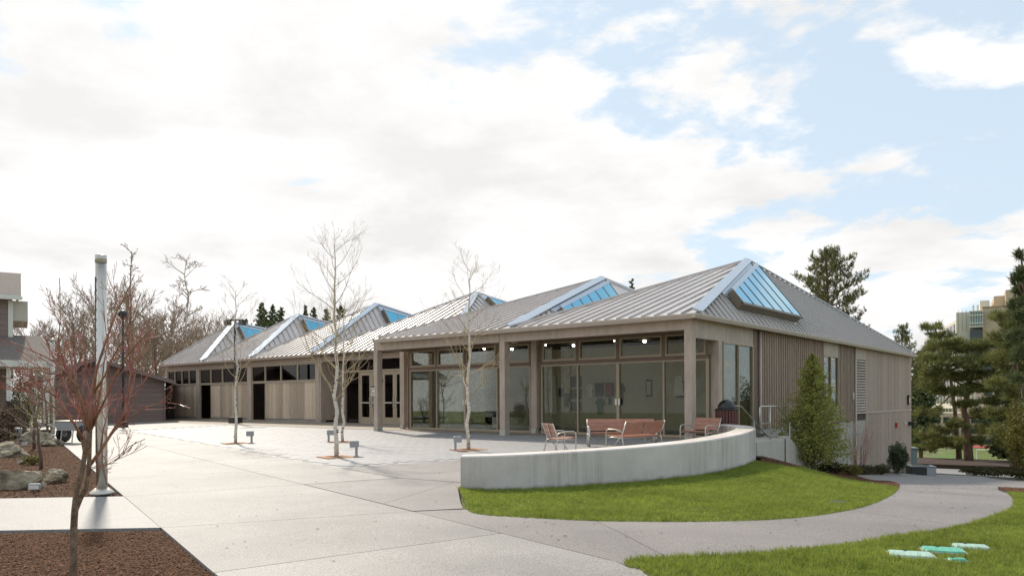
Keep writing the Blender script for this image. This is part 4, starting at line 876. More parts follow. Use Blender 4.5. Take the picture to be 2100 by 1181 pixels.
st = [([(184,880),(187,844),(190,809),(198,758),(219,694),(238,642),(264,591),(276,562)],-.05,.1,.026),([(183,955),(206,924),(228,889),(247,860),(262,815),(280,760),(300,700),(318,645)],.06,.5,.024),
      ([(185,885),(200,850),(215,820),(235,775),(256,735),(285,700),(335,655)],.05,-.3,.018),([(183,885),(176,862),(168,830),(160,800),(140,770),(110,740),(60,715),(20,700)],-.05,-.4,.022),
      ([(174,930),(168,898),(152,868),(138,848),(118,815),(97,777),(85,755),(60,738)],-.05,.3,.021),([(172,905),(150,865),(118,840),(80,812),(40,790),(5,770)],0,-.5,.015),
      ([(184,880),(175,845),(170,800),(176,745),(172,690),(178,640)],-.05,.25,.017),([(186,870),(200,835),(208,790),(214,740),(222,690),(230,645)],0,.3,.016),([(184,872),(162,838),(150,790),(130,745),(120,700),(124,650),(122,570)],0,-.2,.014),
      ([(225,893),(245,872),(275,850),(300,835),(340,822),(352,815)],.3,.0,.013),([(262,815),(266,780),(275,735),(290,690),(300,640)],.3,.6,.013),([(190,809),(215,770),(230,735),(250,700),(275,640),(290,600)],0,-.2,.014),
      ([(160,800),(150,760),(142,720),(138,680),(128,640)],-.2,.1,.012),([(140,770),(100,765),(60,755),(30,760)],-.2,-.6,.011),([(184,962),(215,955),(240,940),(265,915),(297,900)],.05,-.5,.006),([(187,958),(230,950),(255,930),(280,905)],.05,-.45,.005),
      ([(118,815),(95,800),(70,785),(45,780)],.2,0,.010),([(206,924),(212,880),(220,850),(232,810)],.2,.4,.012),([(247,860),(262,845),(285,800),(305,765),(330,720)],.4,.3,.013),([(183,880),(165,850),(140,815),(128,770),(105,720),(85,690)],0,.35,.016)]
cr = MB(); tw = MB(); rnd = random.Random(8)
for pts, d0, d1, r in st:
    P_ = mpath(pts, d0, d1); k = len(P_); cr.tube(P_, [max(.003, .68*r*(1-.82*i/(k-1))) for i in range(k)], 7)
    for q in range(int(k*(1.4 if r > .008 else .8))):
        i = rnd.randint(1, k-2); a = P_[i-1].lerp(P_[i], rnd.random()); ax = (P_[i]-P_[i-1]).normalized(); o = ax.orthogonal().normalized(); o.rotate(Matrix.Rotation(rnd.uniform(0,6.283), 3, ax))
        limb(tw, a, ax*.85+o*.5, rnd.uniform(.14,.36), rnd.uniform(.0028,.0042), 1, 3, rnd, (0,3,1), .5, .06, .07, 5, .35, 4)
cr.build('stems', mt['bark_maple'], t, True); tw.build('crown', mt['twig_maple'], t)

# ================================================================== boulders, bed lights, saplings
def rock(label, loc, s, seed, rz=0):
    bm = bmesh.new(); bmesh.ops.create_icosphere(bm, subdivisions=4, radius=1.); rr = random.Random(seed); dirs = [(Vector((rr.gauss(0,1),rr.gauss(0,1),rr.gauss(0,.8))).normalized(), rr.uniform(.45,.85)) for _ in range(22)]
    from mathutils import noise as mn
    for v in bm.verts:
        p = v.co.copy()
        for d, c_ in dirs:
            e = p.dot(d)-c_
            if e > 0: p -= d*e*.92
        p += p.normalized()*(mn.noise(p*2.3+Vector((seed,0,0)))*.16+mn.noise(p*5+Vector((seed,3,0)))*.10+mn.noise(p*13+Vector((seed,3,5)))*.05)
        v.co = Vector((p.x*s[0], p.y*s[1], p.z*s[2]))
    me = bpy.data.meshes.new('boulder'); bm.to_mesh(me); bm.free(); 
    o = obj('boulder', me, mt['rock'], None, loc); o.rotation_euler = (0,0,rz); o['label'] = label; o['category'] = 'rock'; o['group'] = 'boulders in the mulch bed'
def bedp(px, py, dz=0.): q = gp(px, py); return (q[0], q[1], q[2]-.05+dz)
rock('broad flat topped boulder at the left edge beside the sidewalk', bedp(40,995,.10), (.72,.5,.36), 3, .6); rock('smaller mossy boulder touching the broad one on its right', bedp(115,985,.1), (.33,.3,.25), 8, .2)
rock('dark sloping boulder at the far left behind the broad one', bedp(10,934,.1), (.75,.7,.45), 5, 1.0); rock('long low boulder in front of the porch', bedp(78,905,.08), (1.0,.5,.36), 12, .4); rock('small round boulder beside the sidewalk of the porch', bedp(108,912,.06), (.5,.4,.26), 15, .1)
rock('little dark stone on the mulch behind the broad boulder', bedp(45,948,.05), (.18,.15,.13), 19)
def bed_light(label, px, py):
    t = thing('bed_light', label, 'bed light', bedp(px,py), YAW-math.pi/2+.3, 'lights in the mulch bed'); MB().cbox(-.09,-.05,.05,.09,.05,.15,.012).build('head', mt['greybox'], t); MB().box(-.075,-.052,.06,.075,-.0505,.125).build('lens', mt['white'], t); MB().tube([(0,0,-.03),(0,0,.06)], .012, 6).build('stake', mt['greybox'], t)
bed_light('grey floodlight on the mulch in front of the broad boulder', 71,1003); bed_light('grey floodlight on the mulch near the porch boulders', 51,913)
p = bedp(37,912); t = thing('spot_light', 'tall grey spotlight on a stake beside the porch boulders', 'spotlight', p); MB().tube([(0,0,-.05),(0,0,.35)], .025, 8).build('stake', mt['greybox'], t); MB().tube([(0,0,.3),(.02,0,.42),(.05,0,.6)], [.07,.10,.11], 12).build('head', mt['greybox'], t, True)
def sapling(label, px, py, h, r, seed, nb, bl, mat, group=None, kids=(0,4,3)):
    rr = random.Random(seed); t = thing('sapling', label, 'tree', bedp(px,py), 0); tr = MB(); pts = [(rr.gauss(0,.02)*i,rr.gauss(0,.02)*i,h*i/6) for i in range(7)]; rad = [r*(1-.75*i/6) for i in range(7)]
    tr.tube(pts, rad, 7); tr.build('trunk', mt['bark'], t, True); c_ = MB()
    for k in range(nb):
        f = rr.uniform(.35,1); i = min(5,int(f*6)); a = rr.uniform(0,6.28); el = rr.uniform(.2,.9); limb(c_, pts[i], (math.cos(a)*math.cos(el),math.sin(a)*math.cos(el),math.sin(el)), bl*rr.uniform(.6,1.1), r*.35, 1, 3, rr, kids, .6, .08, .16, 5, .3)
    c_.build('crown', mat, t)
sapling('thin bare sapling behind the broad boulder', 84,958,1.7,.04,2,12,.9,mt['twig']); sapling('slender bare sapling in front of the porch steps', 70,918,2.3,.05,6,14,1.1,mt['twig']); sapling('bare multi twig sapling by the porch corner', 95,900,2.6,.05,9,18,1.3,mt['twig'])

def leaves(mb_list, c, s, n, size, seed, mat, name, parent, hollow=.35, flat=False):
    r = np.random.default_rng(seed); d = r.normal(size=(n,3)); d /= np.linalg.norm(d,axis=1)[:,None]; rad = (hollow+(1-hollow)*r.random(n)**.6)[:,None]; p = d*rad*np.array(s)+np.array(c)
    lump = .8+.25*np.sin(d[:,0]*5+seed)*np.cos(d[:,1]*4+d[:,2]*5); p = np.array(c)+(p-np.array(c))*lump[:,None]
    return leaf_mesh(p, d, size, r, mat, name, parent)
def leaf_mesh(p, d, size, r, mat, name, parent):
    n = len(p); u = r.normal(size=(n,3)); u += d*.6; u /= np.linalg.norm(u,axis=1)[:,None]; w_ = np.cross(u, r.normal(size=(n,3))); w_ /= np.linalg.norm(w_,axis=1)[:,None]; s_ = size*r.uniform(.6,1.3,n)[:,None]
    V = np.stack([p-u*s_*.5, p+w_*s_*.28, p+u*s_*.5, p-w_*s_*.28],1).reshape(-1,3); F = np.arange(4*n).reshape(-1,4)
    return obj(name, fast_mesh(name, V, F), mat, parent)
def shrub(label, loc, s, n, size, seed, mat, stems=7, stemmat=None, group=None):
    t = thing('shrub', label, 'shrub', loc, 0, group); rr = random.Random(seed); st_ = MB()
    for k in range(stems): a = rr.uniform(0,6.28); st_.tube([(0,0,-.05),(math.cos(a)*s[0]*.3,math.sin(a)*s[1]*.3,s[2]*.8),(math.cos(a)*s[0]*.6,math.sin(a)*s[1]*.6,s[2]*1.5)], [.02,.012,.006], 5)
    st_.build('stems', stemmat or mt['bark'], t); leaves(None, (0,0,s[2]), s, n, size, seed, mat, 'foliage', t); return t
shrub('brown leaved shrub at the left edge in front of the porch', bedp(8,918), (.55,.55,.75), 2600, .06, 4, mt['drybrown']); shrub('low yellow green tuft behind the broad boulder', bedp(66,950), (.28,.28,.14), 500, .05, 6, mt['shrub2'])
shrub('yellow flowering shrub in front of the porch column', (*at(48,860,28.5)[:2],-.2), (.55,.55,.95), 900, .05, 9, mt['shrub2']); shrub('dark evergreen shrub in the porch recess', (*at(55,868,33.5)[:2],0), (1.0,1.0,1.35), 3500, .09, 10, mt['fir'])

# ================================================================== house at the left edge
hb = at(60,888,32.); H = thing('house', 'dark brown sided house with grey shingle roofs and white trim at the left edge', 'house', (hb[0],hb[1],-.12), YAW-math.pi/2+.578)
def hx(px, dep=32.): return (px-60)/FPX*dep*.838
def hz(py, dep=32.): return (888-py)/FPX*dep
def hbx(name, mat, x0, y0, z0, x1, y1, z1, parent=H): return MB().box(x0,y0,z0,x1,y1,z1).build(name, mat, parent)
# upper storey: gabled block behind, seen end on
x1 = hx(27); hbx('wall', mt['brown_siding'], -8,1.2,hz(770),x1-.02,7,hz(611))
k = 0
for z in np.arange(hz(770), hz(613), .24): hbx('siding_board', mt['brown_siding'], -8,1.16,z,x1-.18,1.199,z+.225)
hbx('corner_trim', mt['white'], x1-.17,1.14,hz(770),x1+.01,1.3,hz(613)); hbx('side_wall', mt['cream'], x1-.02,1.31,hz(655),x1+.55,5,hz(613))
rf = MB().ext([(-8,.7,hz(607)),(hx(45),.7,hz(607)),(hx(45),3.9,hz(541)),(-8,3.9,hz(541))], (0,.12,.1)).build('roof', mt['shingle'], H)
hbx('fascia', mt['white'], -8,.62,hz(614),hx(46),.699,hz(604)); MB().ext([(hx(45),.7,hz(612)),(hx(45),3.9,hz(546)),(hx(45),3.9,hz(541)),(hx(45),.7,hz(607))], (.05,0,0)).build('barge_board', mt['white'], H)
MB().ext([(hx(45)-.1,.8,hz(609)),(hx(45)-.1,3.9,hz(545)),(hx(45)-.1,7,hz(609))], (-.1,0,0)).build('gable_wall', mt['cream'], H)
# porch roof and post
MB().ext([(-8,-1.5,hz(748)),(hx(112),-1.5,hz(748)),(hx(92),1.3,hz(690)),(-8,1.3,hz(690))], (0,.06,.1)).build('roof', mt['shingle'], H)
hbx('fascia', mt['white'], -8,-1.6,hz(757),hx(113),-1.501,hz(744)); hbx('porch_soffit', mt['cream'], -8,-1.45,hz(757),hx(110),1.3,hz(753))
hbx('porch_column', mt['white'], hx(15),-1.4,hz(866),hx(24),-1.2,hz(757)); hbx('porch_column', mt['white'], hx(88),-1.0,hz(868),hx(101),-.76,hz(757)); hbx('porch_column', mt['white'], hx(74),.4,hz(868),hx(77),.5,hz(757))
hbx('wall', mt['brown_siding'], -8,1.3,0,x1-.3,6.9,hz(770)); hbx('window', mt['dglass'], -2.3,1.28,hz(840),x1-.5,1.297,hz(780))
MB().box(-8,-1.5,.0,hx(106),1.28,.12).build('porch_deck', mt['redslat'], H); hbx('deck_top', mt['cream'], -8,-1.52,.121,hx(104),1.28,.16); hbx('corner_post', mt['darkmetal'], hx(103),-1.6,-.1,hx(106),-1.5,hz(757))
# ================================================================== shed
s0 = gp(336,863); s1 = gp(104,863); sd = (s0-s1); sa = YAW-math.pi/2+.44; sw = 6.0; s1 = s0-sw*np.array([math.cos(sa),math.sin(sa),0])
S = thing('shed', 'low dark brown gabled shed with lap siding at the left end of the plaza', 'shed', (s1[0],s1[1],-.02), sa)
rx = sw*.435; eh = 2.42; rh = 3.42
MB().ext([(0,.02,0),(sw,.02,0),(sw,.02,eh),(rx,.02,rh),(0,.02,eh)], (0,6,0)).build('wall', mt['brown_siding'], S)
z = .0
while z < rh-.1:
    zt = z+.285; half0 = 0 if zt <= eh else (zt-eh)/(rh-eh)
    xa, xb = rx*half0, sw-(sw-rx)*half0
    if xb-xa > .4: MB().ext([(xa,.0,z),(xb,.0,z),(xb,.0,zt-.015),(xa,.0,zt-.015),], (0,-.028,0)).build('siding_board', mt['brown_siding'], S)
    z += .285
MB().box(sw-.02,-.05,0,sw+.06,.08,eh).build('corner_trim', mt['brown_siding'], S)
for sgn in (0, 1):
    ex = -.55 if sgn == 0 else sw+.55; ez = eh-(rh-eh)/rx*.55
    r_ = MB().ext([(ex,-.5,ez+.05),(rx,-.5,rh+.06),(rx,-.5,rh+.2),(ex,-.5,ez+.17)], (0,7,0)).build('roof', mt['shingle'], S); MB().ext([(ex,-.53,ez-.05),(rx,-.53,rh-.02),(rx,-.53,rh+.19),(ex,-.53,ez+.16)], (0,.029,0)).build('barge_board', mt['brown_siding'], S)
MB().tube([(sw+.6,-.5,eh-.22),(sw+.6,6,eh-.22)], .07, 8).build('gutter', mt['brown_siding'], S); MB().tube([(sw+.55,-.4,eh-.25),(sw+.2,-.35,eh-.5),(sw+.05,-.12,eh-.6),(sw+.05,-.12,.05)], .04, 8).build('downspout', mt['brown_siding'], S)
# ================================================================== hand cart
c0 = gp(150,908); t = thing('hand_cart', 'grey two wheeled hand cart standing on the plaza edge', 'cart', c0, YAW-math.pi/2-.35)
MB().cbox(-.42,-.28,.42,.48,.28,.72,.02).build('tray', mt['greybox'], t); MB().box(-.5,-.3,.72,.5,.3,.745).build('rim', mt['alu'], t)
for x in (-.42,.5):
    wdl = thing_w = MB().lathe([(.12,-.04),(.26,-.05),(.3,0),(.26,.05),(.12,.04)], 18); o = wdl.build('wheel', mt['black'], t, True, (x,0,.3)); o.rotation_euler = (0,math.pi/2,0); h = MB().lathe([(.03,-.06),(.11,-.045),(.11,.045),(.03,.06)], 14).build('hub', mt['greybox'], o, True)
MB().tube([(-.2,-.25,.42),(-.2,-.3,.0)], .02, 6).build('leg', mt['alu'], t); MB().tube([(.3,-.25,.42),(.3,-.3,.0)], .02, 6).build('leg', mt['alu'], t); MB().tube([(-.5,-.2,.5),(-.9,-.2,.62),(-.9,.2,.62),(-.5,.2,.5)], .018, 6).build('handle', mt['alu'], t)

# ================================================================== steps and rails beside the gallery
zt0 = .05
stp = bpy.data.objects.new('steps', None); COL.objects.link(stp); stp['kind'] = 'structure'
for k in range(7):
    y0 = 4.7+k*.32-2.4; MB().box(.32,y0,-1.8,1.55,y0+.33,zt0-.16*k).build('step', mt['white_conc'], stp)
MB().ext([(1.56,2.2,-1.8),(1.56,5.2,-1.8),(1.56,5.2,-1.15),(1.56,2.5,.12),(1.56,2.2,.12)], (.18,0,0)).build('cheek_wall', mt['white_conc'], stp); MB().box(.3,.2,-.6,1.74,2.28,.048).build('landing', mt['white_conc'], stp)
def handrail(label, x):
    t = thing('handrail', label, 'handrail', (x,2.3,.05), 0, 'stainless handrails at the steps'); r = .02
    MB().tube([(0,-1.25,.92),(0,-.1,.92),(0,.05,.9),(0,2.1,-.05),(0,2.4,-.1)], r, 8).build('top_rail', mt['alu'], t, True)
    MB().tube([(0,-1.25,.92),(0,-1.3,.88),(0,-1.3,.5),(0,-1.25,.45),(0,-.55,.45)], r, 8).build('return_loop', mt['alu'], t, True)
    for y, z0, z1 in ((-.55,-.02,.92),(1.0,-.6,.46),(2.2,-1.2,-.07)): MB().tube([(0,y,z0),(0,y,z1)], r, 8).build('post', mt['alu'], t, True)
handrail('stainless handrail on the outer side of the steps', 1.5); handrail('stainless handrail on the wall side of the steps', .42)
# ================================================================== plant equipment behind the building
p = go(1866,968); t = thing('transformer_cabinet', 'pale teal metal transformer cabinet at the back corner of the building', 'cabinet', (p[0]-.1,p[1],p[2]-.15), YAW-math.pi/2-.25)
MB().cbox(-.38,-.36,0,.38,.36,1.45,.015).build('body', mt['teal'], t); MB().box(-.44,-.42,1.45,.44,.42,1.51).build('lid', mt['teal'], t)
for q in range(3): MB().box(-.34+q*.23,-.372,.1,-.13+q*.23,-.3605,1.18).build('door_panel', mt['teal'], t)
for q in range(2): MB().box(.3605,-.28+q*.3,.15,.37,-.02+q*.3,1.1).build('side_panel', mt['teal'], t)
MB().box(.3705,-.1,.8,.39,.0,.86).build('handle', mt['darkmetal'], t)
p = go(1888,973); t = thing('air_conditioner', 'low dark grey air conditioning unit beside the teal cabinet', 'air conditioner', (p[0],p[1],p[2]-.1), YAW-math.pi/2-.25)
MB().cbox(-.42,-.36,0,.42,.36,.42,.02).build('casing', mt['darkmetal'], t); MB().box(.12,-.37,.0,.43,.37,.4).build('end_panel', mt['greybox'], t); MB().box(-.44,-.38,.42,.44,.38,.45).build('top_panel', mt['greybox'], t); MB().lathe([(.3,.452),(.3,.47),(.05,.475)], 18).build('fan_guard', mt['black'], t)
# ================================================================== utility lids in the lawn
def lid(label, px, py, wd, dp, mat, rz=.1):
    q = go(px, py); t = thing('utility_lid', label, 'utility lid', (q[0],q[1],q[2]+.006), YAW-math.pi/2+rz, 'utility lids in the lawn')
    MB().cbox(-wd/2,-dp/2,-.1,wd/2,dp/2,.02,.012).build('cover', mat, t); MB().box(-wd/2-.02,-dp/2-.02,-.1,wd/2+.02,dp/2+.02,.004).build('rim', mt['greybox'], t)
    for a in range(5):
        for b in range(3): MB().box(-wd*.38+a*wd*.18,-dp*.3+b*dp*.26,.02,-wd*.38+a*wd*.18+.016,-dp*.3+b*dp*.26+.016,.0215).build('tread_stud', mat, t)
    MB().lathe([(.014,.02),(.014,.026),(.006,.026)], 8, (-wd*.1,dp*.36,0)).build('lifting_eye', mt['darkmetal'], t)
lid('pale green rectangular lid, leftmost of the three in the lawn', 1868,1139,.36,.26,mt['tealplastic'],-.35); lid('bright green rectangular lid between the two pale ones', 1934,1130,.34,.25,mt['tealbright'],-.35); lid('pale green rectangular lid, rightmost of the three in the lawn', 1990,1122.5,.30,.20,mt['tealplastic'],-.35)
lid('small sunken green lid in front of the other lids', 1962,1150,.15,.1,mt['tealbright'],0)
q = go(1718,1030.5); t = thing('utility_lid', 'round grey lid in the lawn below the curved wall', 'utility lid', (q[0],q[1],q[2]+.008)); MB().lathe([(.12,-.05),(.12,.006),(.11,.012),(.02,.014)], 20).build('cover', mt['darkmetal'], t, True); MB().lathe([(.14,-.05),(.14,.002),(.122,.004)], 20).build('rim', mt['darkmetal'], t)

# ================================================================== planting by the side wall
def spray_tree(name, label, loc, h, wd, n, seed, mat, size, h0=.05, sharp=.8, droop=.15, clump=26, group=None, cat='tree'):
    rr = random.Random(seed); t = thing(name, label, cat, loc, 0, group); tr = MB(); tr.tube([(0,0,-.1),(rr.gauss(0,.02),rr.gauss(0,.02),h*.5),(0,0,h*.97)], [h*.018+.01,h*.012+.005,.004], 7); r = np.random.default_rng(seed); P_ = []; D_ = []
    for k in range(n):
        f = h0+(1-h0)*(k+rr.random())/n; a = k*2.399+rr.uniform(-.3,.3); rad = wd/2*(1-f)**sharp*rr.uniform(.62,1.12)+.04*wd*rr.random(); ln = max(.06, rad)
        d = np.array([math.cos(a),math.sin(a),.45-droop*2*(1-f)]); b = np.array([0,0,h*f]); e = b+d*ln; tr.tube([b,b+d*ln*.55+np.array([0,0,ln*.06]),e], [.006+.010*ln,.005,.003], 4, False)
        m_ = max(5, int(clump*ln/(wd/2))); s = r.random(m_)**.55; q = b+(e-b)*s[:,None]+r.normal(size=(m_,3))*np.array([.16,.16,.13])*ln*.75; P_.append(q); D_.append(np.repeat(d[None],m_,0)+r.normal(size=(m_,3))*.5)
    tr.build('trunk', mt['bark'], t); leaf_mesh(np.concatenate(P_), np.concatenate(D_), size, r, mat, 'crown', t); return t
q = go(1668,966); spray_tree('cedar_tree', 'young yellow green cedar in front of the side wall', q, 3.5, 2.35, 210, 5, mt['cedarleaf'], .072, .03, .78, .02, 150)
q = go(1842,972); shrub('dark upright evergreen shrub beside the teal cabinet', q, (.42,.42,.62), 5200, .06, 21, mt['shrub'])
def dogwood(label, loc, n, h, seed):
    rr = random.Random(seed); t = thing('dogwood', label, 'shrub', loc, 0, 'red twig dogwoods by the side wall'); m_ = MB()
    for k in range(n): a = rr.uniform(0,6.28); s = rr.uniform(.02,.35); limb(m_, (math.cos(a)*.1,math.sin(a)*.1,-.03), (math.cos(a)*s,math.sin(a)*s,1), h*rr.uniform(.55,1.1), .009, 1, 2, rr, (0,4), .35, .05, .05, 5, .3, 5)
    m_.build('canes', mt['twig_maple'], t)
q = go(1763,968); dogwood('red twig dogwood left of the downspout', (1.1,q[1]-3,float(Oz(1.1,q[1]-3))), 30, 2.1, 4); q = go(1785,968); dogwood('red twig dogwood in front of the board wall', (1.5,10.6,float(Oz(1.5,10.6))), 26, 2.0, 9)
for i, (px, py, s, lab, mm) in enumerate([(1582,932,(.38,.38,.2),'dark low shrub at the end of the curved wall','shrub'),(1640,958,(.3,.3,.13),'yellow green low plant left of the cedar','shrub2'),(1712,972,(.4,.35,.22),'mixed low groundcover right of the cedar','cover'),
        (1745,976,(.45,.4,.2),'yellow leaved groundcover below the dogwoods','shrub2'),(1775,972,(.5,.4,.18),'rust tinged groundcover beside the path','cover'),(1808,973,(.35,.3,.2),'green groundcover beside the upright shrub','cover'),(1690,969,(.3,.3,.15),'dark groundcover at the foot of the cedar','shrub')]):
    shrub(lab, go(px,py), s, 1300, .05, 40+i, mt[mm], 4)
for i, (x, y, s, lab) in enumerate([(6.4,16.5,(1.6,.9,.22),'low groundcover bed beyond the path at the right edge'),(4.2,20.5,(1.4,1.0,.25),'low groundcover patch left of the right edge bed')]): shrub(lab, (x,y,float(Oz(x,y))), s, 2600, .09, 60+i, mt['cover'], 4)
q = at(2096,985,30.); shrub('bright green leafy shrub at the right edge beyond the path', (q[0]+.2,q[1],float(Oz(q[0],q[1]))), (1.1,1.1,1.7), 6500, .10, 70, mt['shrub2'])
shrub('dark green leafy bush behind the bright shrub at the right edge', (q[0]+.6,q[1]+4,float(Oz(q[0],q[1]+4))), (1.4,1.3,2.6), 6000, .13, 71, mt['shrub'])

# ================================================================== trees behind
RMIN = .014
def place(px, py, dep): q = at(px, py, dep); return q
def bare_tree(label, px, ptop, dep, wd_px, seed, mat=None, nb=26, trunk_px=2.6, kids=(0,6,5), zb=None, h0=.22, tall=False, bark=None):
    rr = random.Random(seed); q = at(px, HY, dep); zb = baseZ(q[0], q[1]) if zb is None else zb; top = at(px, ptop, dep)[2]; h = top-zb; W_ = wd_px/FPX*dep
    t = thing('bare_tree', label, 'tree', (q[0],q[1],zb), 0, 'leafless trees behind the plaza'); tr = MB(); n = 9; r = max(.10, trunk_px/FPX*dep)
    pts = [Vector((rr.gauss(0,.012)*h*(i > 0)*.7, rr.gauss(0,.012)*h*(i > 0)*.7, h*(.97 if tall else .72)*i/n)) for i in range(n+1)]; rad = [r*(1-.9*i/n)+.02 for i in range(n+1)]
    tr.tube(pts, rad, 6); tr.build('trunk', bark or mt['bark'], t, True); c_ = MB()
    for k in range(nb):
        f = h0+(1-h0)*(k+rr.random())/nb; f = min(f,.99); i = min(n-1,int(f*n)); p = pts[i].lerp(pts[i+1], f*n-i); a = k*2.4+rr.uniform(-.5,.5); el = rr.uniform(.6,1.2) if not tall else rr.uniform(.3,.9)
        ln = (W_*.62)*(1.1-.6*f)*rr.uniform(.7,1.15) if tall else (h*.46)*(1.1-.55*f)*rr.uniform(.7,1.15)
        limb(c_, p, (math.cos(a)*math.cos(el),math.sin(a)*math.cos(el),math.sin(el)), ln, max(.045,rad[i]*.55), 1, 3, rr, kids, .55, .06 if not tall else .0, .14, 5, .22, 5)
    c_.v = [v for v in c_.v]; c_.build('crown', mat or mt['twig'], t); return t
for i, (px, top, dep, wd, nb, tall, lab) in enumerate([
    (62,640,60,110,26,False,'spreading leafless tree right of the house roof'), (150,592,62,100,40,False,'leafless tree left of the tall light column'), (205,566,66,110,44,False,'dense leafless tree behind the tall light column'),
    (268,505,70,70,24,True,'tallest thin leafless tree just right of the light column'), (262,560,60,120,46,False,'broad leafless tree behind the shed roof ridge'), (318,628,64,90,40,False,'leafless tree above the right end of the shed roof'),
    (352,592,70,100,44,False,'leafless tree left of the tall weeping birch'), (385,522,68,110,24,True,'tall weeping leafless birch behind the left end of the pavilion'), (428,640,76,110,44,False,'bushy leafless tree right of the weeping birch'),
    (462,632,80,100,44,False,'bushy leafless tree behind the leftmost roof peak'), (120,650,72,110,40,False,'low leafless tree behind the shed left end'), (390,655,62,100,44,False,'low thicket tree behind the pavilion end'), (300,650,75,110,44,False,'low leafless tree between shed and pavilion')]):
    bare_tree(lab, px, top, dep, wd, 100+i, None, nb, 2.2 if not tall else 2.8, (0,6,4), None, .12 if not tall else .3, tall, mt['bark_birch'] if 'birch' in lab else None)

def conifer(name, label, px, ptop, dep, wd_px, seed, mat, n, clump, size, group, zb=None, sharp=.85, droop=.12):
    q = at(px, HY, dep); zb = baseZ(q[0], q[1]) if zb is None else zb; h = at(px, ptop, dep)[2]-zb
    return spray_tree(name, label, (q[0],q[1],zb), h, wd_px/FPX*dep, n, seed, mat, size, .12, sharp, droop, clump, group)
for i, (px, top, wd, lab) in enumerate([(538,622,62,'tallest dark fir behind the second roof peak'),(560,626,46,'slim fir just right of the tallest fir'),(577,632,50,'fir third from the left behind the roofs'),(505,655,40,'low fir left of the tallest fir'),(627,628,30,'lone pointed fir right of the third roof peak'),(645,632,44,'fir left of the nearest birch trunk'),(670,634,44,'fir behind the nearest birch trunk'),(700,628,60,'broad fir right of the nearest birch trunk')]):
    conifer('fir_tree', lab, px, top, 100+4*(i % 3), wd*2.2, 200+i, mt['fir'], 120, 80, .5, 'firs behind the pavilion', None, .95, .2)

def pine(label, px, pbase, ptop, dep, crown, seed, trunk_pts=None, n=70, mat=None, group='pines beside the pavilion', size=.42, r=.22, per=210, zb=None):
    # crown: list of (px, py, rx_px, ry_px) foliage pads
    rr = random.Random(seed); rg = np.random.default_rng(seed); q = at(px, HY, dep); zb = baseZ(q[0],q[1]) if zb is None else zb
    t = thing('pine_tree', label, 'tree', (q[0],q[1],zb), 0, group); base = np.array([q[0],q[1],zb]); tr = MB(); P_ = []; D_ = []
    tp = trunk_pts or [(px,pbase),(px+3,(pbase+ptop)/2),(px,ptop)]
    tw = [at(a, b, dep)-base for a, b in tp]; tw[0][2] = -.3; k = len(tw); tr.tube(tw, [r*(1-.75*i/(k-1)) for i in range(k)], 8)
    for (cx_, cy_, rx_, ry_) in crown:
        dd = rr.uniform(-1,1)*rx_/FPX*dep*.9; c_ = at(cx_, cy_, dep+dd)-base; sx_, sz_ = rx_/FPX*dep, ry_/FPX*dep
        j = min(range(k), key=lambda i: abs(tw[i][2]-(c_[2]-sz_*1.2))); s_ = Vector(tw[j]); 
        if j < k-1: s_ = Vector(tw[j]).lerp(Vector(tw[min(j+1,k-1)]), rr.random()*.6)
        mid = (s_+Vector(c_))*.5+Vector((rr.gauss(0,.15),rr.gauss(0,.15),-.2*sz_)); tr.tube([s_,mid,Vector(c_)], [r*.34,r*.2,r*.08], 5, False)
        for b in range(max(5, int(rx_*.75))):
            e = c_+np.array([rr.uniform(-1,1)*sx_*.9,rr.uniform(-1,1)*sx_*.9,rr.uniform(-.5,.6)*sz_]); tr.tube([Vector(c_),(Vector(c_)+Vector(e))*.5,Vector(e)], [r*.08,r*.05,.012], 3, False)
            m_ = int(per*.42); u = rg.normal(size=(m_,3)); u /= np.linalg.norm(u,axis=1)[:,None]; rad = rg.random(m_)[:,None]**.45; P_.append(e+u*rad*np.array([sx_*.26,sx_*.26,sz_*.34])); D_.append(u*.8+np.array([0,0,.7]))
    tr.build('trunk', mt['bark_pine'], t, True); p_ = np.concatenate(P_); d_ = np.concatenate(D_); n_ = len(p_)
    d_ += rg.normal(size=d_.shape)*.5; d_ /= np.linalg.norm(d_,axis=1)[:,None]; w_ = np.cross(d_, rg.normal(size=d_.shape)); w_ /= np.linalg.norm(w_,axis=1)[:,None]; L_n = size*rg.uniform(.6,1.3,n_)[:,None]
    V = np.stack([p_-w_*L_n*.07, p_+w_*L_n*.07, p_+d_*L_n],1).reshape(-1,3); obj('crown', fast_mesh('crown', V, np.arange(3*n_).reshape(-1,3)), mat or mt['pine'], t); return t
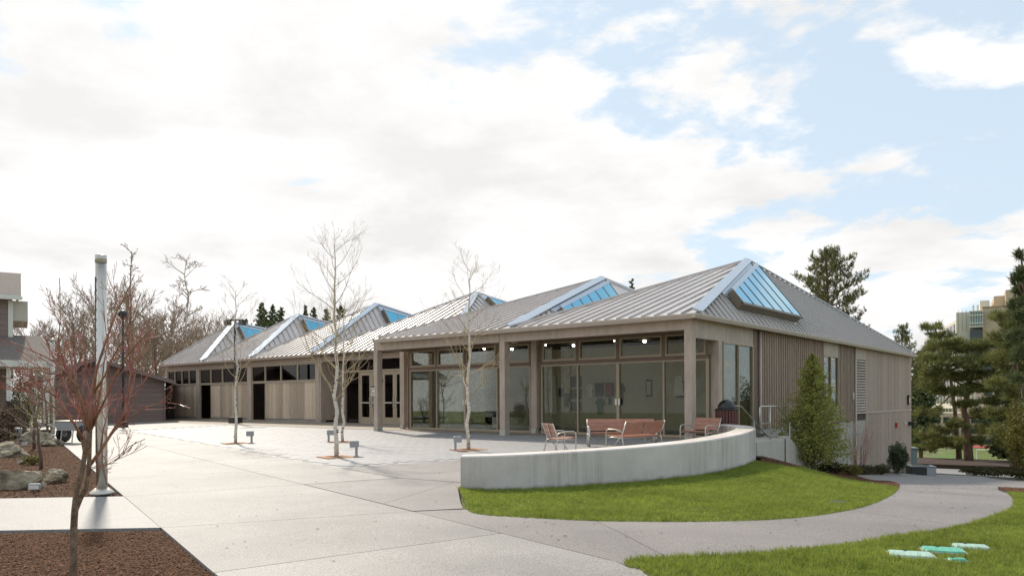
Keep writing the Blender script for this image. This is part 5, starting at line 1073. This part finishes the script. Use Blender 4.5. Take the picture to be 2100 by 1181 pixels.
def shoot_pine(label, px, ptop, dep, wd_px, crown_px, seed, nb=70, zb=None):
    # upswept branches set with many short upright shoots
    rr = random.Random(seed); rg = np.random.default_rng(seed); q = at(px, HY, dep); zb = baseZ(q[0],q[1]) if zb is None else zb; h = at(px, ptop, dep)[2]-zb; W_ = wd_px/FPX*dep; ch = crown_px/FPX*dep
    t = thing('pine_tree', label, 'tree', (q[0],q[1],zb), 0, 'pines beside the pavilion'); tr = MB(); pts = [Vector((rr.gauss(0,.06),rr.gauss(0,.06),h*i/8)) for i in range(9)]; pts[0] = Vector((0,0,-.2)); tr.tube(pts, [.03*h*(1-i/8.4)*.62+.02 for i in range(9)], 7); P_ = []; D_ = []
    for k in range(nb):
        f = (k+rr.random())/nb; z = h-ch*(1-f)*.98-.1; prof = math.sin(min(1., (h-z)/ch*1.25+.06)*1.7)*(1 if (h-z)/ch < .75 else .85); L_b = W_/2*max(.12, prof)*rr.uniform(.55,1.1); a = k*2.399+rr.uniform(-.4,.4)
        p0 = Vector((0,0,z)); d = Vector((math.cos(a),math.sin(a),rr.uniform(.15,.5))); bp_ = [p0]
        for i in range(4): bp_.append(bp_[-1]+d.normalized()*L_b/4); d += Vector((rr.gauss(0,.12),rr.gauss(0,.12),.16))
        tr.tube(bp_, [.018+.012*L_b,.016+.008*L_b,.02,.015,.008], 4, False)
        for i in range(int(5+L_b*6)):
            g_ = rr.uniform(.3,1.)*4; j_ = min(3,int(g_)); o_ = bp_[j_].lerp(bp_[j_+1], g_-j_); sd_ = Vector((rr.gauss(0,.5),rr.gauss(0,.5),rr.uniform(.5,1.2))).normalized(); sl = rr.uniform(.22,.5); e_ = o_+Vector((rr.gauss(0,.16),rr.gauss(0,.16),0))
            tr.tube([o_,e_+sd_*sl*.5], [.012,.006], 3, False); m_ = 34; s_ = rg.random(m_); u = rg.normal(size=(m_,3)); u /= np.linalg.norm(u,axis=1)[:,None]
            P_.append(np.array(e_)+np.array(sd_)*sl*s_[:,None]); D_.append(u*.75+np.array(sd_)*.75)
    tr.build('trunk', mt['bark_pine'], t); p_ = np.concatenate(P_); d_ = np.concatenate(D_); n_ = len(p_); d_ /= np.linalg.norm(d_,axis=1)[:,None]; w_ = np.cross(d_, rg.normal(size=d_.shape)); w_ /= np.linalg.norm(w_,axis=1)[:,None]; L_n = rg.uniform(.13,.24,n_)[:,None]
    V = np.stack([p_-w_*.014, p_+w_*.014, p_+d_*L_n],1).reshape(-1,3); obj('crown', fast_mesh('crown', V, np.arange(3*n_).reshape(-1,3)), mt['pine'], t); return t
shoot_pine('open crowned pine rising behind the long side roof', 1698, 516, 60, 205, 190, 3, 92)
shoot_pine('small pine top above the back corner of the roof', 1852, 668, 66, 80, 150, 5, 44)
pine('wide spreading pine with twin leaning trunks beside the goal', 1984,946,690,70, [(1940,705,34,11),(1975,715,40,14),(2010,708,40,14),(1925,735,34,13),(1960,745,44,15),(2000,742,44,15),(2035,735,30,14),(1915,765,32,12),(1950,775,40,14),(1990,772,40,13),(2030,768,34,14),(1908,795,26,11),(1945,805,34,12),(2030,800,34,13),(2000,795,30,12),(2045,825,30,14),(1985,830,24,10),(2020,850,30,14),(2035,880,34,14),(1990,905,24,12),(1965,870,22,12)], 9,
     [(1988,948),(1984,905),(1982,870),(1976,840),(1986,800),(1985,760),(1984,720)], size=.48, r=.42, per=140)
pine('second pine trunk with low hanging boughs behind the teal cabinet', 1968,946,665,76, [(1910,672,20,10),(1930,690,24,10),(1918,715,26,12),(1900,740,24,12),(1898,780,22,12),(1905,845,26,14),(1900,890,26,14),(1925,905,34,12),(1955,912,34,11),(1895,920,24,12),(1930,880,24,12)], 13, [(1967,948),(1966,920),(1962,890),(1958,840),(1950,780),(1935,720),(1915,668)], size=.45, r=.3, per=130)
pine('tall straight pine trunk near the right edge', 2086,950,640,58, [(2060,650,26,14),(2085,670,28,14),(2065,695,30,16),(2090,715,28,14),(2060,735,34,14),(2088,760,30,16),(2062,785,34,16),(2090,810,28,14),(2075,660,20,18),(2055,850,30,14),(2060,885,34,16),(2075,910,26,14)], 17, [(2086,952),(2086,850),(2084,760),(2080,690),(2078,640)], size=.45, r=.26, per=130)
pine('tallest dark conifer cut off by the right edge', 2108,950,520,50, [(2092,525,6,12),(2096,560,12,14),(2085,575,10,12),(2098,600,18,16),(2085,625,20,14),(2100,650,24,18),(2090,690,26,16),(2100,730,26,18),(2098,780,28,18),(2102,840,28,18),(2095,880,28,16)], 23, [(2110,952),(2109,800),(2104,640),(2094,522)], size=.42, r=.24, per=190, mat=mt['fir'])
conifer('fir_tree', 'dark fir between the building corner and the pines', 1888, 720, 84, 90, 310, mt['fir'], 120, 46, .6, 'firs beside the field', None, .7, .15)
conifer('fir_tree', 'dark fir under the straight pine near the right edge', 2078, 815, 70, 100, 311, mt['fir'], 120, 46, .6, 'firs beside the field', None, .6, .2)
conifer('fir_tree', 'dark fir tips showing above the second roof ridge', 1297, 574, 70, 60, 312, mt['fir'], 90, 40, .4, 'firs behind the pavilion', None, .7, .15)

# berm, goal and fence by the field
p0 = at(2003,951,112.); zf_ = float(Oz(p0[0],p0[1])); t = thing('football_goal', 'white football goal with an orange net on the field', 'goal', (p0[0],p0[1],zf_+.03), YAW-math.pi/2-.9)
gw, gh = 3.6, 2.05
for x in (0, gw): MB().tube([(x,0,0),(x,0,gh)], .07, 8).build('post', mt['white'], t)
MB().tube([(0,0,gh),(gw,0,gh)], .07, 8).build('crossbar', mt['white'], t)
nm = MB(); onet = M('orange_net', (.55,.28,.04), .7)
for k in range(10):
    x = gw*k/9; nm.tube([(x,0,gh),(x,1.7,0.03)], .018, 3)
for k in range(7):
    f = k/6; nm.tube([(0,1.7*f,gh*(1-f)+.03),(gw,1.7*f,gh*(1-f)+.03)], .018, 3)
nm.build('net', onet, t)
berm = [plan(at(px, HY, d)) for px, d in ((1880,58),(2100,58),(2130,74),(1880,76))]; bo = drape('berm', berm, mt['soil'], lambda x, y: Oz(x, y), .35, .8, 3.); bo['kind'] = 'structure'
fence_p = [at(px, HY, 140.) for px in (1860,1900,1940,1980,2020,2060,2100,2140)]
fz = -8.8; F_ = thing('fence', 'thin green rail fence along the far side of the track', 'fence', (fence_p[0][0],fence_p[0][1],fz)); fb = fence_p[0]
for q in fence_p: MB().tube([(q[0]-fb[0],q[1]-fb[1],0),(q[0]-fb[0],q[1]-fb[1],2.6)], .06, 5).build('post', mt['shrub'], F_)
for zz in (2.6,1.3): MB().tube([(fence_p[0][0]-fb[0],fence_p[0][1]-fb[1],zz),(fence_p[-1][0]-fb[0],fence_p[-1][1]-fb[1],zz)], .05, 4).build('rail', mt['shrub'], F_)

# ================================================================== tan office blocks far behind
mt['tan'] = M('tan_precast', (.52,.45,.35), .8, var=.05, vs=.15); mt['tan2'] = M('tan_precast_band', (.36,.29,.20), .8, var=.05, vs=.15); mt['offwhite'] = M('white_cladding', (.62,.61,.58), .6, var=.04, vs=.1); mt['wglass'] = M('tower_glass', (.03,.05,.055), .1, var=.1, spec=.6); mt['tglass'] = M('teal_glass', (.12,.24,.24), .12, var=.08, spec=.6)
DB = 175.
def FB(px, py, d): q = at(px, py, d); return q
og = at(1960, 905, DB); G_ = thing('office_block', 'tan and white stepped office blocks rising behind the pines', 'building', (og[0],og[1],-9.), YAW-math.pi/2-.5325)
def ox(px): return (px-1960)/FPX*DB*.8616
def oz(py): return (812-py)/FPX*DB+1.2+9.
def ob(name, mat, x0, y0, z0, x1, y1, z1, parent=G_): return MB().box(x0,y0,z0,x1,y1,z1).build(name, mat, parent)
ob('block', mt['tan'], ox(2015),0,0,ox(2140),30,oz(632)); ob('block', mt['tan'], ox(2040),6,oz(632),ox(2062),30,oz(604)); ob('block', mt['tan'], ox(2062),3,oz(632),ox(2140),30,oz(596)); ob('block', mt['offwhite'], ox(2012),8,oz(640),ox(2032),24,oz(610)); ob('block', mt['offwhite'], ox(1962),2,0,ox(2014.8),28,oz(637))
for k in range(9):
    z = oz(700+k*24); ob('spandrel_band', mt['tan2'], ox(2015),-.25,z,ox(2140),-.001,z+.9)
    for j in range(8): ob('window', mt['wglass'], ox(2018)+j*2.0,-.08,z-1.55,ox(2018)+j*2.0+1.5,-.002,z-.05)
for j in range(4): ob('window', mt['wglass'], ox(2028+j*13),-.08,oz(653),ox(2036+j*13),-.002,oz(647))
ob('roof_cap', mt['tan2'], ox(2014.5),-.2,oz(632)+.001,ox(2140),6,oz(630))
bay = ob('glass_bay', mt['tglass'], ox(1990),-2,oz(672),ox(2016),1.99,oz(640))
for py_ in (640,648,664,671): ob('bay_rail', mt['offwhite'], ox(1988),-2.3,oz(py_)-.12,ox(2016),-2.01,oz(py_)+.12, bay)
for j in range(6): ob('bay_mullion', mt['offwhite'], ox(1990+j*5)-.06,-2.1,oz(672),ox(1990+j*5)+.06,-2.01,oz(640), bay)
ob('lower_bay', mt['wglass'], ox(1990),-.5,oz(760),ox(2014),1.99,oz(676))
for j in range(3):
    for k in range(5): ob('cladding_joint', mt['tan2'], ox(1966+j*8),1.94,oz(640+k*9),ox(1966+j*8)+.08,1.999,oz(632+k*9))
# receding wing with tall fins, running away to the left
w0 = np.array([ox(1962),2.5]); w1 = np.array([-8.3,60.])
def wq(f, px_off=0): return w0+(w1-w0)*f
MB().ext([(w0[0],w0[1],0),(w1[0],w1[1],0),(w1[0],w1[1],((812-692)/FPX*(DB+52)+10.2)),(w0[0],w0[1],oz(651))], (9,1.5,0)).build('wing', mt['offwhite'], G_)
dirv = np.array([w1[0]-w0[0],w1[1]-w0[1],0]); dirv /= np.linalg.norm(dirv); nv = np.array([-dirv[1],dirv[0],0]); nv = nv if nv[0] < 0 else -nv
for k in range(6):
    ztop0 = oz(656)-k*4.0
    for j in range(11):
        f0 = .03+j*.088; a = np.array([*wq(f0),0])+nv*.03; b = np.array([*wq(f0+.06),0])+nv*.03; dz = -(oz(651)-(((812-692)/FPX*(DB+52)+10.2)))*f0*.0
        zt = ztop0-(oz(651)-(812-692)/FPX*(DB+52)-10.2)*f0*1.0
        MB().ext([a+np.array([0,0,zt-3.0]), b+np.array([0,0,zt-3.0]), b+np.array([0,0,zt-.3]), a+np.array([0,0,zt-.3])], nv*.12).build('window', mt['wglass'], G_)
for px_ in (1996,2005): ob('roof_mast', mt['offwhite'], ox(px_),4,oz(637),ox(px_)+.35,4.4,oz(622))
# low terrace blocks in front of the towers
ob('terrace', mt['tan'], ox(1880),-14,0,ox(1975),-4,oz(842)); ob('terrace', mt['tan'], ox(1975),-10,0,ox(2120),-1,oz(828))
for k in range(3):
    for j in range(6): ob('window', mt['wglass'], ox(1884)+j*1.7,-14.06,oz(862+k*22),ox(1884)+j*1.7+1.2,-14.002,oz(850+k*22))
    ob('spandrel_band', mt['tan2'], ox(1975),-10.2,oz(850+k*20),ox(2120),-10.001,oz(846+k*20)); ob('window_strip', mt['wglass'], ox(1990),-10.1,oz(862+k*20),ox(2120),-10.001,oz(852+k*20))
